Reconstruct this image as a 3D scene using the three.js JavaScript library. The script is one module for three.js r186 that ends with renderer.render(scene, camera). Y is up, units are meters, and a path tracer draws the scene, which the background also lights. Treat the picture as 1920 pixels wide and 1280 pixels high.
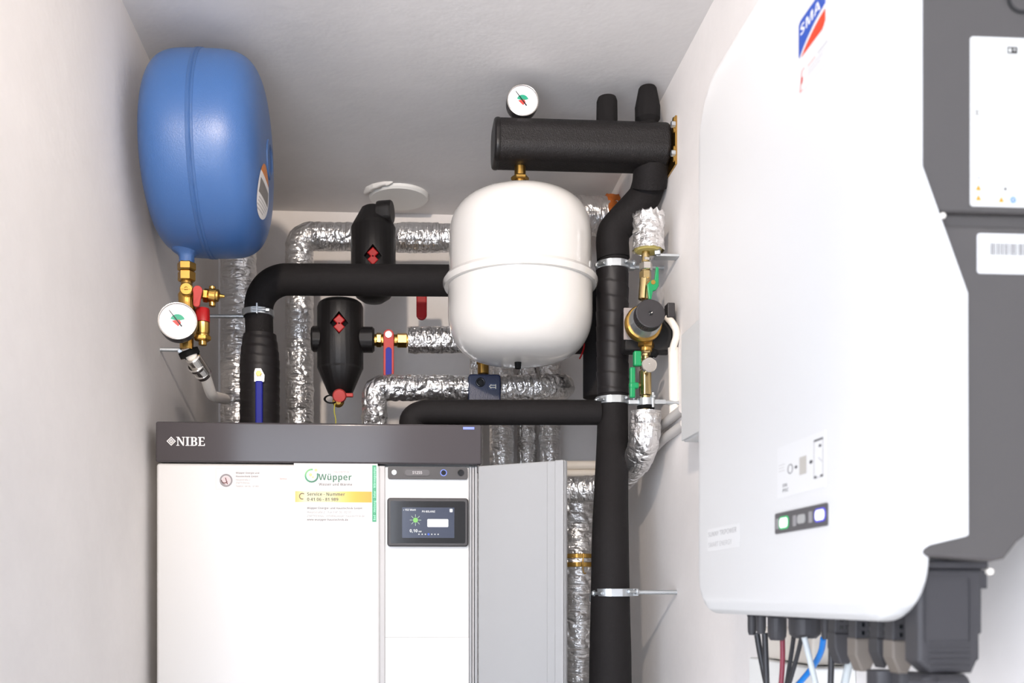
import * as THREE from 'three';
import { RoundedBoxGeometry } from 'three/addons/geometries/RoundedBoxGeometry.js';
import { mergeGeometries, toCreasedNormals, mergeVertices } from 'three/addons/utils/BufferGeometryUtils.js';
import { ImprovedNoise } from 'three/addons/math/ImprovedNoise.js';
import { FontLoader } from 'three/addons/loaders/FontLoader.js';
import { TextGeometry } from 'three/addons/geometries/TextGeometry.js';
import { RectAreaLightUniformsLib } from 'three/addons/lights/RectAreaLightUniformsLib.js';
import { Brush, Evaluator, SUBTRACTION } from 'three-bvh-csg';

// ---------------------------------------------------------------- camera, lights, exposure
const EYE = 1.45, FOCAL = 1900, PPX = 865, PPY = 1120, YAW = Math.atan(120 / FOCAL);
const LEFT_X = -0.461, RIGHT_X = 0.530, CEIL_Y = EYE + 1.002, BACK_D = 2.65;
const scene = new THREE.Scene();
scene.background = new THREE.Color(0x000000);
const camera = new THREE.PerspectiveCamera(2 * Math.atan(PPY / FOCAL) * 180 / Math.PI, 1.5, 0.02, 40);
camera.position.set(0, EYE, 0);
camera.rotation.set(0, -YAW, 0);
camera.setViewOffset(2110, 2240, 1055 - PPX, 0, 1920, 1280);   // shift lens: the optical axis lies low in the frame
camera.focus = 1.95;
camera.userData.fStop = 7;
const renderer = new THREE.WebGLRenderer({ antialias: true });
renderer.toneMapping = THREE.LinearToneMapping;
renderer.toneMappingExposure = 1.22;
renderer.shadowMap.enabled = true;
RectAreaLightUniformsLib.init();

const LAMP = { x: -0.18, y: CEIL_Y - 0.07, d: 0.0, color: 0xffeddc, power: 7.2 };       // unseen lamp placed by shadows; spotlight form and aim added to brighten the back
const WINDOW = { x: -1.065, y: 1.25, d: -1.55, w: 2.07, h: 2.34, color: 0xe9f0ff, power: 4.2 };  // daylight window behind the photographer
{
  const l = new THREE.SpotLight(LAMP.color, LAMP.power, 0, 0.66, 1, 2); l.target.position.set(0.02, EYE + 0.55, -2.4); scene.add(l.target);
  l.name = 'added_spot_light'; l.position.set(LAMP.x, LAMP.y, -LAMP.d); l.castShadow = true; l.shadow.radius = 1.6; l.shadow.mapSize.set(2048, 2048); scene.add(l);
  const w = new THREE.RectAreaLight(WINDOW.color, WINDOW.power, WINDOW.w, WINDOW.h);
  w.name = 'window_light'; w.position.set(WINDOW.x, WINDOW.y, -WINDOW.d - 0.02); w.lookAt(WINDOW.x, WINDOW.y, -10); scene.add(w);
}

// ---------------------------------------------------------------- helpers
const V = (x, y, z) => new THREE.Vector3(x, y, z);
const cY = Math.cos(YAW), sY = Math.sin(YAW);
function P(px, py, d) {                       // point seen at a pixel, at depth d into the room
  const u = (px - PPX) / FOCAL, x = d * (sY + u * cY) / (cY - u * sY), zc = d * cY + x * sY;
  return V(x, EYE + zc * (PPY - py) / FOCAL, -d);
}
function PX(px, py, x) {                      // point seen at a pixel, on the plane of that x (side walls)
  const u = (px - PPX) / FOCAL, d = x * (cY - u * sY) / (sY + u * cY);
  return P(px, py, d);
}
const mpp = (d) => d / FOCAL;
const used = new Map();
function numbered(name) { const n = used.get(name) ?? 0; used.set(name, n + 1); return n ? name + '_' + String(n).padStart(3, '0') : name; }
const baseOf = new Map();
function thing(name, label, category, base, group) {
  const o = new THREE.Group(); o.name = numbered(name); o.position.copy(base); o.userData = { label, category };
  if (group) o.userData.group = group;
  scene.add(o); baseOf.set(o, base.clone()); return o;
}
function root(o) { while (o.parent && o.parent !== scene) o = o.parent; return o; }
function part(name, geo, mat, parent, label) {            // geometry is given in world metres
  const b = baseOf.get(root(parent)); geo.translate(-b.x, -b.y, -b.z);
  const m = new THREE.Mesh(geo, mat); m.name = name; m.castShadow = m.receiveShadow = true;
  if (label) m.userData.label = label;
  parent.add(m); return m;
}
function single(name, geo, mat, label, category, group) {
  geo.computeBoundingBox(); const bb = geo.boundingBox, b = V((bb.min.x + bb.max.x) / 2, bb.min.y, (bb.min.z + bb.max.z) / 2);
  geo.translate(-b.x, -b.y, -b.z);
  const m = new THREE.Mesh(geo, mat); m.name = numbered(name); m.position.copy(b); m.castShadow = m.receiveShadow = true;
  m.userData = { label, category }; if (group) m.userData.group = group;
  scene.add(m); baseOf.set(m, b.clone()); return m;
}
function structure(name, geo, mat) {
  const m = new THREE.Mesh(geo, mat); m.name = name; m.userData = { kind: 'structure' }; m.castShadow = m.receiveShadow = true; scene.add(m); baseOf.set(m, V(0, 0, 0)); return m;
}
const merge = (list) => mergeGeometries(list.map((g) => {
  const h = g.index ? g.toNonIndexed() : g.clone();
  for (const k of Object.keys(h.attributes)) if (!['position', 'normal', 'uv'].includes(k)) h.deleteAttribute(k);
  return h;
}), false);
const boxMM = (x0, x1, y0, y1, z0, z1, r = 0) => {
  const w = x1 - x0, h = y1 - y0, d = z1 - z0, g = r ? new RoundedBoxGeometry(w, h, d, 3, Math.min(r, w * 0.49, h * 0.49, d * 0.49)) : new THREE.BoxGeometry(w, h, d);
  g.translate((x0 + x1) / 2, (y0 + y1) / 2, (z0 + z1) / 2); return g;
};
function aim(geo, dir, at) {                  // turn a geometry that stands along +y towards dir, then move it
  geo.applyQuaternion(new THREE.Quaternion().setFromUnitVectors(V(0, 1, 0), dir.clone().normalize())); geo.translate(at.x, at.y, at.z); return geo;
}
function lathe(at, dir, profile, seg = 40) {  // profile: [radius, distance along dir]
  const g = new THREE.LatheGeometry(profile.map(([r, h]) => new THREE.Vector2(Math.max(r, 0.00001), h)), seg);
  return aim(toCreasedNormals(g, 0.6), dir, at);
}
function rod(a, b, r, seg = 20, c = 0) {
  const L = a.distanceTo(b), d = b.clone().sub(a);
  c = c || Math.min(r * 0.15, L * 0.2);
  return lathe(a, d, [[0, 0], [r - c, 0], [r, c], [r, L - c], [r - c, L], [0, L]], seg);
}
function hex(a, b, r) {
  const L = a.distanceTo(b), d = b.clone().sub(a), c = r * 0.14;
  const body = new THREE.LatheGeometry([[0, 0], [r - c, 0], [r, c], [r, L - c], [r - c, L], [0, L]].map(([x, y]) => new THREE.Vector2(Math.max(x, 1e-5), y)), 6, Math.PI / 6);
  return aim(toCreasedNormals(body, 0.3), d, a);
}
const noise = new ImprovedNoise();
const n3 = (x, y, z) => noise.noise(x + 17.3, y + 5.1, z + 31.7);
function pathOf(pts, fillet = 0.03, step = 0.006) {
  const out = [], curve = new THREE.CurvePath();
  let from = pts[0].clone();
  for (let i = 1; i < pts.length - 1; i++) {
    const f = Array.isArray(fillet) ? fillet[i - 1] : fillet;
    const a = pts[i - 1].clone().sub(pts[i]), b = pts[i + 1].clone().sub(pts[i]);
    const la = Math.min(f, a.length() * 0.49), lb = Math.min(f, b.length() * 0.49);
    const p = pts[i].clone().add(a.normalize().multiplyScalar(la)), q = pts[i].clone().add(b.normalize().multiplyScalar(lb));
    curve.add(new THREE.LineCurve3(from, p)); curve.add(new THREE.CubicBezierCurve3(p, p.clone().lerp(pts[i], 0.56), q.clone().lerp(pts[i], 0.56), q)); from = q;
  }
  curve.add(new THREE.LineCurve3(from, pts[pts.length - 1].clone()));
  for (const c of curve.curves) {
    const L = c.getLength(), n = Math.max(1, Math.ceil(L / step));
    for (let k = 0; k < n; k++) out.push(c.getPoint(k / n));
  }
  out.push(pts[pts.length - 1].clone()); return out;
}
function sweep(pts, radius, seg = 28, cap = true) {       // radius: number or (metres along, total, angle, point, normal) => metres
  const rf = typeof radius === 'function' ? radius : () => radius, n = pts.length, pos = [], uv = [], idx = [];
  let T = pts[1].clone().sub(pts[0]).normalize(), N = Math.abs(T.y) > 0.9 ? V(1, 0, 0) : V(0, 1, 0);
  N.addScaledVector(T, -N.dot(T)).normalize();
  let total = 0; for (let i = 1; i < n; i++) total += pts[i].distanceTo(pts[i - 1]);
  let s = 0;
  for (let i = 0; i < n; i++) {
    if (i) s += pts[i].distanceTo(pts[i - 1]);
    const t = pts[Math.min(i + 1, n - 1)].clone().sub(pts[Math.max(i - 1, 0)]).normalize();
    N.applyQuaternion(new THREE.Quaternion().setFromUnitVectors(T, t)); T = t; N.addScaledVector(T, -N.dot(T)).normalize();
    const B = T.clone().cross(N);
    for (let k = 0; k <= seg; k++) {
      const a = (k % seg) / seg * Math.PI * 2, dir = N.clone().multiplyScalar(Math.cos(a)).addScaledVector(B, Math.sin(a));
      const r = rf(s, total, a, pts[i], dir), q = pts[i].clone().addScaledVector(dir, r);
      pos.push(q.x, q.y, q.z); uv.push(s, k / seg * 0.2);
    }
  }
  const w = seg + 1;
  for (let i = 0; i < n - 1; i++) for (let k = 0; k < seg; k++) { const a = i * w + k; idx.push(a, a + 1, a + w, a + 1, a + w + 1, a + w); }
  if (cap) for (const [row, flip] of [[0, 1], [n - 1, 0]]) {
    const c = pos.length / 3; pos.push(pts[row].x, pts[row].y, pts[row].z); uv.push(0, 0);
    for (let k = 0; k <= seg; k++) { const o = (row * w + k) * 3; pos.push(pos[o], pos[o + 1], pos[o + 2]); uv.push(0.02 * Math.cos(k), 0.02 * Math.sin(k)); }
    for (let k = 0; k < seg; k++) idx.push(...(flip ? [c, c + 2 + k, c + 1 + k] : [c, c + 1 + k, c + 2 + k]));
  }
  const g = new THREE.BufferGeometry();
  g.setAttribute('position', new THREE.Float32BufferAttribute(pos, 3)); g.setAttribute('uv', new THREE.Float32BufferAttribute(uv, 2)); g.setIndex(idx); g.computeVertexNormals();
  const nn = g.attributes.normal;
  for (let i = 0; i < n; i++) {
    const a = i * w, b = i * w + seg, v = V(nn.getX(a) + nn.getX(b), nn.getY(a) + nn.getY(b), nn.getZ(a) + nn.getZ(b)).normalize();
    nn.setXYZ(a, v.x, v.y, v.z); nn.setXYZ(b, v.x, v.y, v.z);
  }
  return g;
}
const crumple = (r, amp, f = 55) => (s, L, a, p, dir) => {
  const q = p.clone().addScaledVector(dir, r);
  return r + amp * (Math.abs(n3(q.x * f, q.y * f, q.z * f)) * 1.6 + 0.7 * Math.abs(n3(q.x * f * 2.3 + 4, q.y * f * 2.3, q.z * f * 2.3)) - 0.5);
};
function extrude(points, depth, bevel = 0, seg = 3) {     // points: [x, y] outline or a Shape; extruded along +z from 0
  const sh = points instanceof THREE.Shape ? points : new THREE.Shape(points.map(([x, y]) => new THREE.Vector2(x, y)));
  const g = new THREE.ExtrudeGeometry(sh, { depth: Math.max(depth - 2 * bevel, 1e-4), bevelEnabled: bevel > 0, bevelSize: bevel, bevelThickness: bevel, bevelOffset: -bevel, bevelSegments: seg, curveSegments: 14 });
  g.translate(0, 0, bevel); return g;
}
function roundRect(w, h, r) {
  const s = new THREE.Shape(), x = -w / 2, y = -h / 2; r = Math.min(r, w / 2 - 1e-5, h / 2 - 1e-5);
  s.moveTo(x + r, y); s.lineTo(x + w - r, y); s.absarc(x + w - r, y + r, r, -Math.PI / 2, 0); s.lineTo(x + w, y + h - r); s.absarc(x + w - r, y + h - r, r, 0, Math.PI / 2);
  s.lineTo(x + r, y + h); s.absarc(x + r, y + h - r, r, Math.PI / 2, Math.PI); s.lineTo(x, y + r); s.absarc(x + r, y + r, r, Math.PI, Math.PI * 1.5); return s;
}

// ---------------------------------------------------------------- textures and materials
function tileNoise(size, periods, seed) {                  // value noise that tiles, several octaves
  const out = new Float32Array(size * size);
  for (const [per, amp] of periods) {
    const g = new Float32Array(per * per); let r = (seed * 7919 + per * 104729) >>> 0;
    for (let i = 0; i < g.length; i++) { r = (Math.imul(r, 1664525) + 1013904223) >>> 0; g[i] = r / 4294967296; }
    for (let y = 0; y < size; y++) for (let x = 0; x < size; x++) {
      const fx = x / size * per, fy = y / size * per, ix = Math.floor(fx), iy = Math.floor(fy);
      let tx = fx - ix, ty = fy - iy; tx = tx * tx * (3 - 2 * tx); ty = ty * ty * (3 - 2 * ty);
      const i0 = ix % per, i1 = (ix + 1) % per, j0 = iy % per, j1 = (iy + 1) % per;
      out[y * size + x] += amp * ((g[j0 * per + i0] * (1 - tx) + g[j0 * per + i1] * tx) * (1 - ty) + (g[j1 * per + i0] * (1 - tx) + g[j1 * per + i1] * tx) * ty);
    }
  }
  return out;
}
function greyTexture(field, size, lo, hi, repeat, srgb) {
  let a = Infinity, b = -Infinity; for (const v of field) { if (v < a) a = v; if (v > b) b = v; }
  const d = new Uint8Array(size * size * 4);
  for (let i = 0; i < field.length; i++) { const t = (field[i] - a) / (b - a), v = Math.round(255 * (lo + (hi - lo) * t)); d[i * 4] = d[i * 4 + 1] = d[i * 4 + 2] = v; d[i * 4 + 3] = 255; }
  const t = new THREE.DataTexture(d, size, size); t.magFilter = THREE.LinearFilter; t.wrapS = t.wrapT = THREE.RepeatWrapping; t.repeat.set(repeat[0], repeat[1]);
  if (srgb) t.colorSpace = THREE.SRGBColorSpace;
  t.needsUpdate = true; return t;
}
const plasterField = tileNoise(512, [[6, 1.2], [14, 0.8], [40, 0.5], [110, 0.35], [256, 0.25]], 3);
const plasterBump = greyTexture(plasterField, 512, 0, 1, [1, 1]);
const plasterTint = greyTexture(tileNoise(512, [[3, 1], [9, 0.8], [30, 0.35], [120, 0.2]], 5), 512, 0.955, 1, [0.7, 0.7], true);
const foamBump = greyTexture(tileNoise(256, [[64, 1], [128, 0.9]], 8), 256, 0, 1, [14, 14]);
const grainBump = greyTexture(tileNoise(512, [[90, 1], [170, 0.9], [256, 0.5]], 9), 512, 0, 1, [7, 7]);
const crumpleField = (() => {
  const S = 512, out = new Float32Array(S * S), list = [[7, 1, 11], [13, 0.62, 12], [23, 0.34, 13], [47, 0.12, 14]];
  for (const [per, amp, seed] of list) {
    const f = tileNoise(S, [[per, 1]], seed), g = tileNoise(S, [[per, 1]], seed + 40);
    for (let i = 0; i < out.length; i++) out[i] += amp * Math.min(Math.abs(f[i] - 0.5), Math.abs(g[i] - 0.5)) * 2;
  }
  return out;
})();
const foilBump = greyTexture(crumpleField, 512, 0, 1, [7, 4]);
const steelRough = greyTexture(tileNoise(256, [[20, 1], [60, 0.7]], 21), 256, 0.3, 0.62, [8, 8]);
function mat(name, color, rough, metal = 0, extra = {}) { const m = new THREE.MeshPhysicalMaterial({ color, roughness: rough, metalness: metal, ...extra }); m.name = name; return m; }
const M = {
  wall: mat('wall_plaster', 0xf0ece9, 0.92, 0, { map: plasterTint, bumpMap: plasterBump, bumpScale: 0.0009 }),
  ceiling: mat('ceiling_plaster', 0xe9e6e4, 0.93, 0, { map: plasterTint, bumpMap: plasterBump, bumpScale: 0.0009 }),
  floor: mat('floor_tile', 0xc6c2bc, 0.5),
  white: mat('white_lacquer', 0xd3d2d0, 0.32, 0, { clearcoat: 0.3, clearcoatRoughness: 0.25 }),
  whitePlastic: mat('white_plastic', 0xeeeeea, 0.4),
  enamel: mat('white_enamel', 0xd6d3ce, 0.18, 0, { clearcoat: 0.6, clearcoatRoughness: 0.08 }),
  cap: mat('grey_cover', 0x474345, 0.13, 0, { specularIntensity: 0.6 }),
  darkPlastic: mat('dark_plastic', 0x2b292b, 0.45),
  gloss: mat('glossy_black', 0x121417, 0.12),
  trim: mat('grey_trim', 0xb5b3b2, 0.45),
  doorGrey: mat('door_grey', 0x9b9c9d, 0.5),
  blue: mat('blue_enamel', 0x3a6199, 0.36, 0, { clearcoat: 0.25, clearcoatRoughness: 0.4, bumpMap: grainBump, bumpScale: 0.0002 }),
  brass: mat('brass', 0xbd9650, 0.3, 1),
  brassPale: mat('pale_brass', 0xc6b080, 0.24, 1),
  nickel: mat('nickel', 0xd9d6d0, 0.2, 1),
  steel: mat('galvanised_steel', 0xc3c8cb, 0.4, 1, { roughnessMap: steelRough, roughness: 1 }),
  foil: mat('aluminium_foil', 0xf0efee, 0.34, 1, { bumpMap: foilBump, bumpScale: 0.006 }),
  wool: mat('mineral_wool', 0xb9a964, 0.95),
  foam: mat('black_foam', 0x151212, 0.78, 0, { specularIntensity: 0.6, bumpMap: foamBump, bumpScale: 0.0003 }),
  epp: mat('black_insulation_shell', 0x161313, 0.52, 0, { specularIntensity: 0.7, bumpMap: grainBump, bumpScale: 0.0009 }),
  eppSmooth: mat('black_moulded_shell', 0x141212, 0.4, 0, { specularIntensity: 0.7, bumpMap: grainBump, bumpScale: 0.0002 }),
  tape: mat('black_tape', 0x181516, 0.5, 0, { specularIntensity: 0.7 }),
  rubber: mat('black_rubber', 0x101010, 0.8, 0, { specularIntensity: 0.3 }),
  red: mat('red_plastic', 0xa01518, 0.4, 0, { specularIntensity: 0.5 }),
  redPale: mat('faded_red_plastic', 0xb4403c, 0.5, 0, { specularIntensity: 0.5 }),
  blueLever: mat('blue_plastic', 0x20278c, 0.5, 0, { specularIntensity: 0.4 }),
  green: mat('green_plastic', 0x0b8a52, 0.35),
  navy: mat('navy_plastic', 0x121e3c, 0.4, 0, { bumpMap: grainBump, bumpScale: 0.0002 }),
  ivory: mat('ivory_plastic', 0xe6dfd4, 0.45),
  pipeGrey: mat('grey_plastic_pipe', 0xc2beba, 0.45),
  inverterWhite: mat('inverter_white', 0xd6d6d5, 0.42),
  inverterGrey: mat('inverter_grey', 0x4b4847, 0.55, 0, { bumpMap: grainBump, bumpScale: 0.0001 }),
  plug: mat('connector_grey', 0x333235, 0.55),
  plugPale: mat('connector_taupe', 0x6f675f, 0.55),
  boxGrey: mat('box_grey', 0xd3d4d3, 0.45),
  foamOrange: mat('orange_foam', 0xb4601f, 0.85),
  cableBlack: mat('black_cable', 0x1e1e22, 0.45),
  cableRed: mat('dark_red_cable', 0x7b2436, 0.45),
  cableBlue: mat('blue_cable', 0x0a74c8, 0.45),
  cableGrey: mat('grey_cable', 0xb9bfc0, 0.5),
  plasterLump: mat('white_plaster', 0xe8e6e2, 0.9),
  cord: mat('yellow_cord', 0xb5b13a, 0.7),
  glass: mat('clear_glass', 0xffffff, 0.04, 0, { transmission: 1, thickness: 0, ior: 1.45 }),
};
function canvasMat(name, w, h, draw, opts = {}) {
  const c = document.createElement('canvas'); c.width = w; c.height = h; const g = c.getContext('2d'); draw(g, w, h);
  const t = new THREE.CanvasTexture(c); t.colorSpace = THREE.SRGBColorSpace; t.anisotropy = 8;
  const m = new THREE.MeshPhysicalMaterial({ map: t, roughness: opts.rough ?? 0.4, clearcoat: opts.coat ?? 0 }); m.name = name;
  if (opts.emit) { m.emissiveMap = t; m.emissive = new THREE.Color(1, 1, 1); m.emissiveIntensity = opts.emit; m.color = new THREE.Color(0.02, 0.02, 0.02); m.map = null; }
  return m;
}
function slab(w, h, r, t, n, at, up = V(0, 1, 0)) {        // thin rounded plate facing n with uv over its whole face
  const g = extrude(roundRect(w, h, r), t, 0), p = g.attributes.position, u = g.attributes.uv;
  for (let i = 0; i < p.count; i++) u.setXY(i, p.getX(i) / w + 0.5, p.getY(i) / h + 0.5);
  const z = n.clone().normalize(), x = up.clone().cross(z).normalize(), y = z.clone().cross(x);
  g.applyMatrix4(new THREE.Matrix4().makeBasis(x, y, z)); g.translate(at.x, at.y, at.z); return g;
}
const font = await new FontLoader().loadAsync('fonts/droid/droid_serif_bold.typeface.json');
const CSG = new Evaluator(); CSG.useGroups = false;

// ---------------------------------------------------------------- the room
const T = 0.12, ROOM_X = 1.2, ROOM_W = -2.2, ROOM_D = -1.6, END_D = 0.5, LEFT_D = 0.85;
const planar = (g, s = 1) => {                               // uv in metres on box faces
  const p = g.attributes.position, n = g.attributes.normal, u = g.attributes.uv;
  for (let i = 0; i < p.count; i++) {
    const ax = Math.abs(n.getX(i)), ay = Math.abs(n.getY(i));
    if (ax > 0.7) u.setXY(i, p.getZ(i) * s, p.getY(i) * s); else if (ay > 0.7) u.setXY(i, p.getX(i) * s, p.getZ(i) * s); else u.setXY(i, p.getX(i) * s, p.getY(i) * s);
  }
  return g;
};
const wallBox = (x0, x1, y0, y1, d0, d1) => planar(boxMM(x0, x1, y0, y1, -d1, -d0));
structure('floor', wallBox(ROOM_W - T, ROOM_X + T, -T, 0, ROOM_D - T, BACK_D + T), M.floor);
structure('ceiling', wallBox(ROOM_W - T, ROOM_X + T, CEIL_Y, CEIL_Y + T, ROOM_D - T, BACK_D + T), M.ceiling);
structure('wall_left', wallBox(LEFT_X - T, LEFT_X, 0, CEIL_Y, LEFT_D, BACK_D + T), M.wall);
structure('wall_return_left', wallBox(ROOM_W - T, LEFT_X - T, 0, CEIL_Y, LEFT_D, LEFT_D + T), M.wall);
structure('wall_near_left', wallBox(ROOM_W - T, ROOM_W, 0, CEIL_Y, ROOM_D - T, LEFT_D), M.wall);
structure('wall_back', wallBox(LEFT_X, RIGHT_X + T, 0, CEIL_Y, BACK_D, BACK_D + T), M.wall);
structure('wall_right', wallBox(RIGHT_X, RIGHT_X + T, 0, CEIL_Y, END_D, BACK_D), M.wall);
structure('wall_return', wallBox(RIGHT_X + T, ROOM_X + T, 0, CEIL_Y, END_D, END_D + T), M.wall);
structure('wall_far', wallBox(ROOM_X, ROOM_X + T, 0, CEIL_Y, ROOM_D - T, END_D), M.wall);
{
  const { x, y, w, h } = WINDOW, x0 = x - w / 2, x1 = x + w / 2, y0 = y - h / 2, y1 = y + h / 2;
  structure('wall_rear', merge([wallBox(ROOM_W, x0, 0, CEIL_Y, ROOM_D - T, ROOM_D), wallBox(x1, ROOM_X, 0, CEIL_Y, ROOM_D - T, ROOM_D), wallBox(x0, x1, 0, y0, ROOM_D - T, ROOM_D), wallBox(x0, x1, y1, CEIL_Y, ROOM_D - T, ROOM_D)]), M.wall);
  const glow = new THREE.MeshStandardMaterial({ color: 0x111111, emissive: 0xe8f0fc, emissiveIntensity: 3.3, roughness: 0.4 }); glow.name = 'daylight_pane';
  const win = structure('window_1', boxMM(x0, x1, y0, y1, -ROOM_D + 0.04, -ROOM_D + 0.05), glow);
  const fr = (x0, x1, y0, y1) => boxMM(x0, x1, y0, y1, -ROOM_D - 0.005, -ROOM_D + 0.04, 0.004);
  const frame = new THREE.Mesh(merge([fr(x0, x0 + 0.06, y0, y1), fr(x1 - 0.06, x1, y0, y1), fr(x0 + 0.06, x1 - 0.06, y0, y0 + 0.06), fr(x0 + 0.06, x1 - 0.06, y1 - 0.06, y1), fr(x - 0.03, x + 0.03, y0 + 0.06, y1 - 0.06)]), M.whitePlastic);
  frame.name = 'window_frame'; frame.castShadow = frame.receiveShadow = true; win.add(frame);
}
{ // added spotlight body out of the frame, aimed to light the deep niche
  const lampGlow = new THREE.MeshStandardMaterial({ color: 0xffffff, emissive: 0xfff0e2, emissiveIntensity: 6, roughness: 0.4 }); lampGlow.name = 'lamp_glow';
  const a = V(LAMP.x, LAMP.y, -LAMP.d), dir = V(0.02, EYE + 0.55, -2.4).sub(a).normalize(), t = thing('added_spotlight', 'unseen white spotlight added above the niche entrance to light its back', 'lamp', V(LAMP.x, CEIL_Y - 0.12, -LAMP.d));
  part('lamp_bulb', lathe(a.clone().addScaledVector(dir, -0.012), dir, [[0, 0], [0.028, 0], [0.028, 0.004], [0, 0.008]], 32), lampGlow, t);
  part('lamp_housing', lathe(a.clone().addScaledVector(dir, -0.06), dir, [[0, 0], [0.02, 0], [0.032, 0.03], [0.034, 0.052], [0.031, 0.052], [0.029, 0.044], [0, 0.044]], 36), M.whitePlastic, t);
  part('stem', rod(V(a.x, CEIL_Y, a.z + 0.05), a.clone().addScaledVector(dir, -0.052), 0.007), M.whitePlastic, t);
}
{ // round cover plate on the ceiling with plaster lumps along its rim
  const c = P(748, 370, 2.53); c.y = CEIL_Y;
  const t = thing('duct_cover', 'round white blanking cover on the ceiling above the black separator', 'cover', V(c.x, CEIL_Y - 0.012, c.z));
  part('disc', lathe(c, V(0, -1, 0), [[0.074, 0], [0.074, 0.006], [0.07, 0.011], [0, 0.012]], 64), M.whitePlastic, t);
  const arc = []; for (let i = 0; i <= 40; i++) { const a = 1.75 + i / 40 * 1.35; arc.push(V(c.x + 0.083 * Math.cos(a), CEIL_Y - 0.001, c.z + 0.083 * Math.sin(a))); }
  const ridge = sweep(arc, (q, L, a, p, dir) => Math.pow(Math.max(0.02, Math.sin(Math.PI * Math.min(1, q / L))), 0.45) * (0.0085 + 0.0045 * n3(p.x * 70 + dir.x * 2, p.z * 70 + dir.y * 2, dir.z * 2)), 18);
  part('plaster_rim', ridge, M.plasterLump, t, 'rough white plaster along the rim');
}

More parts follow.
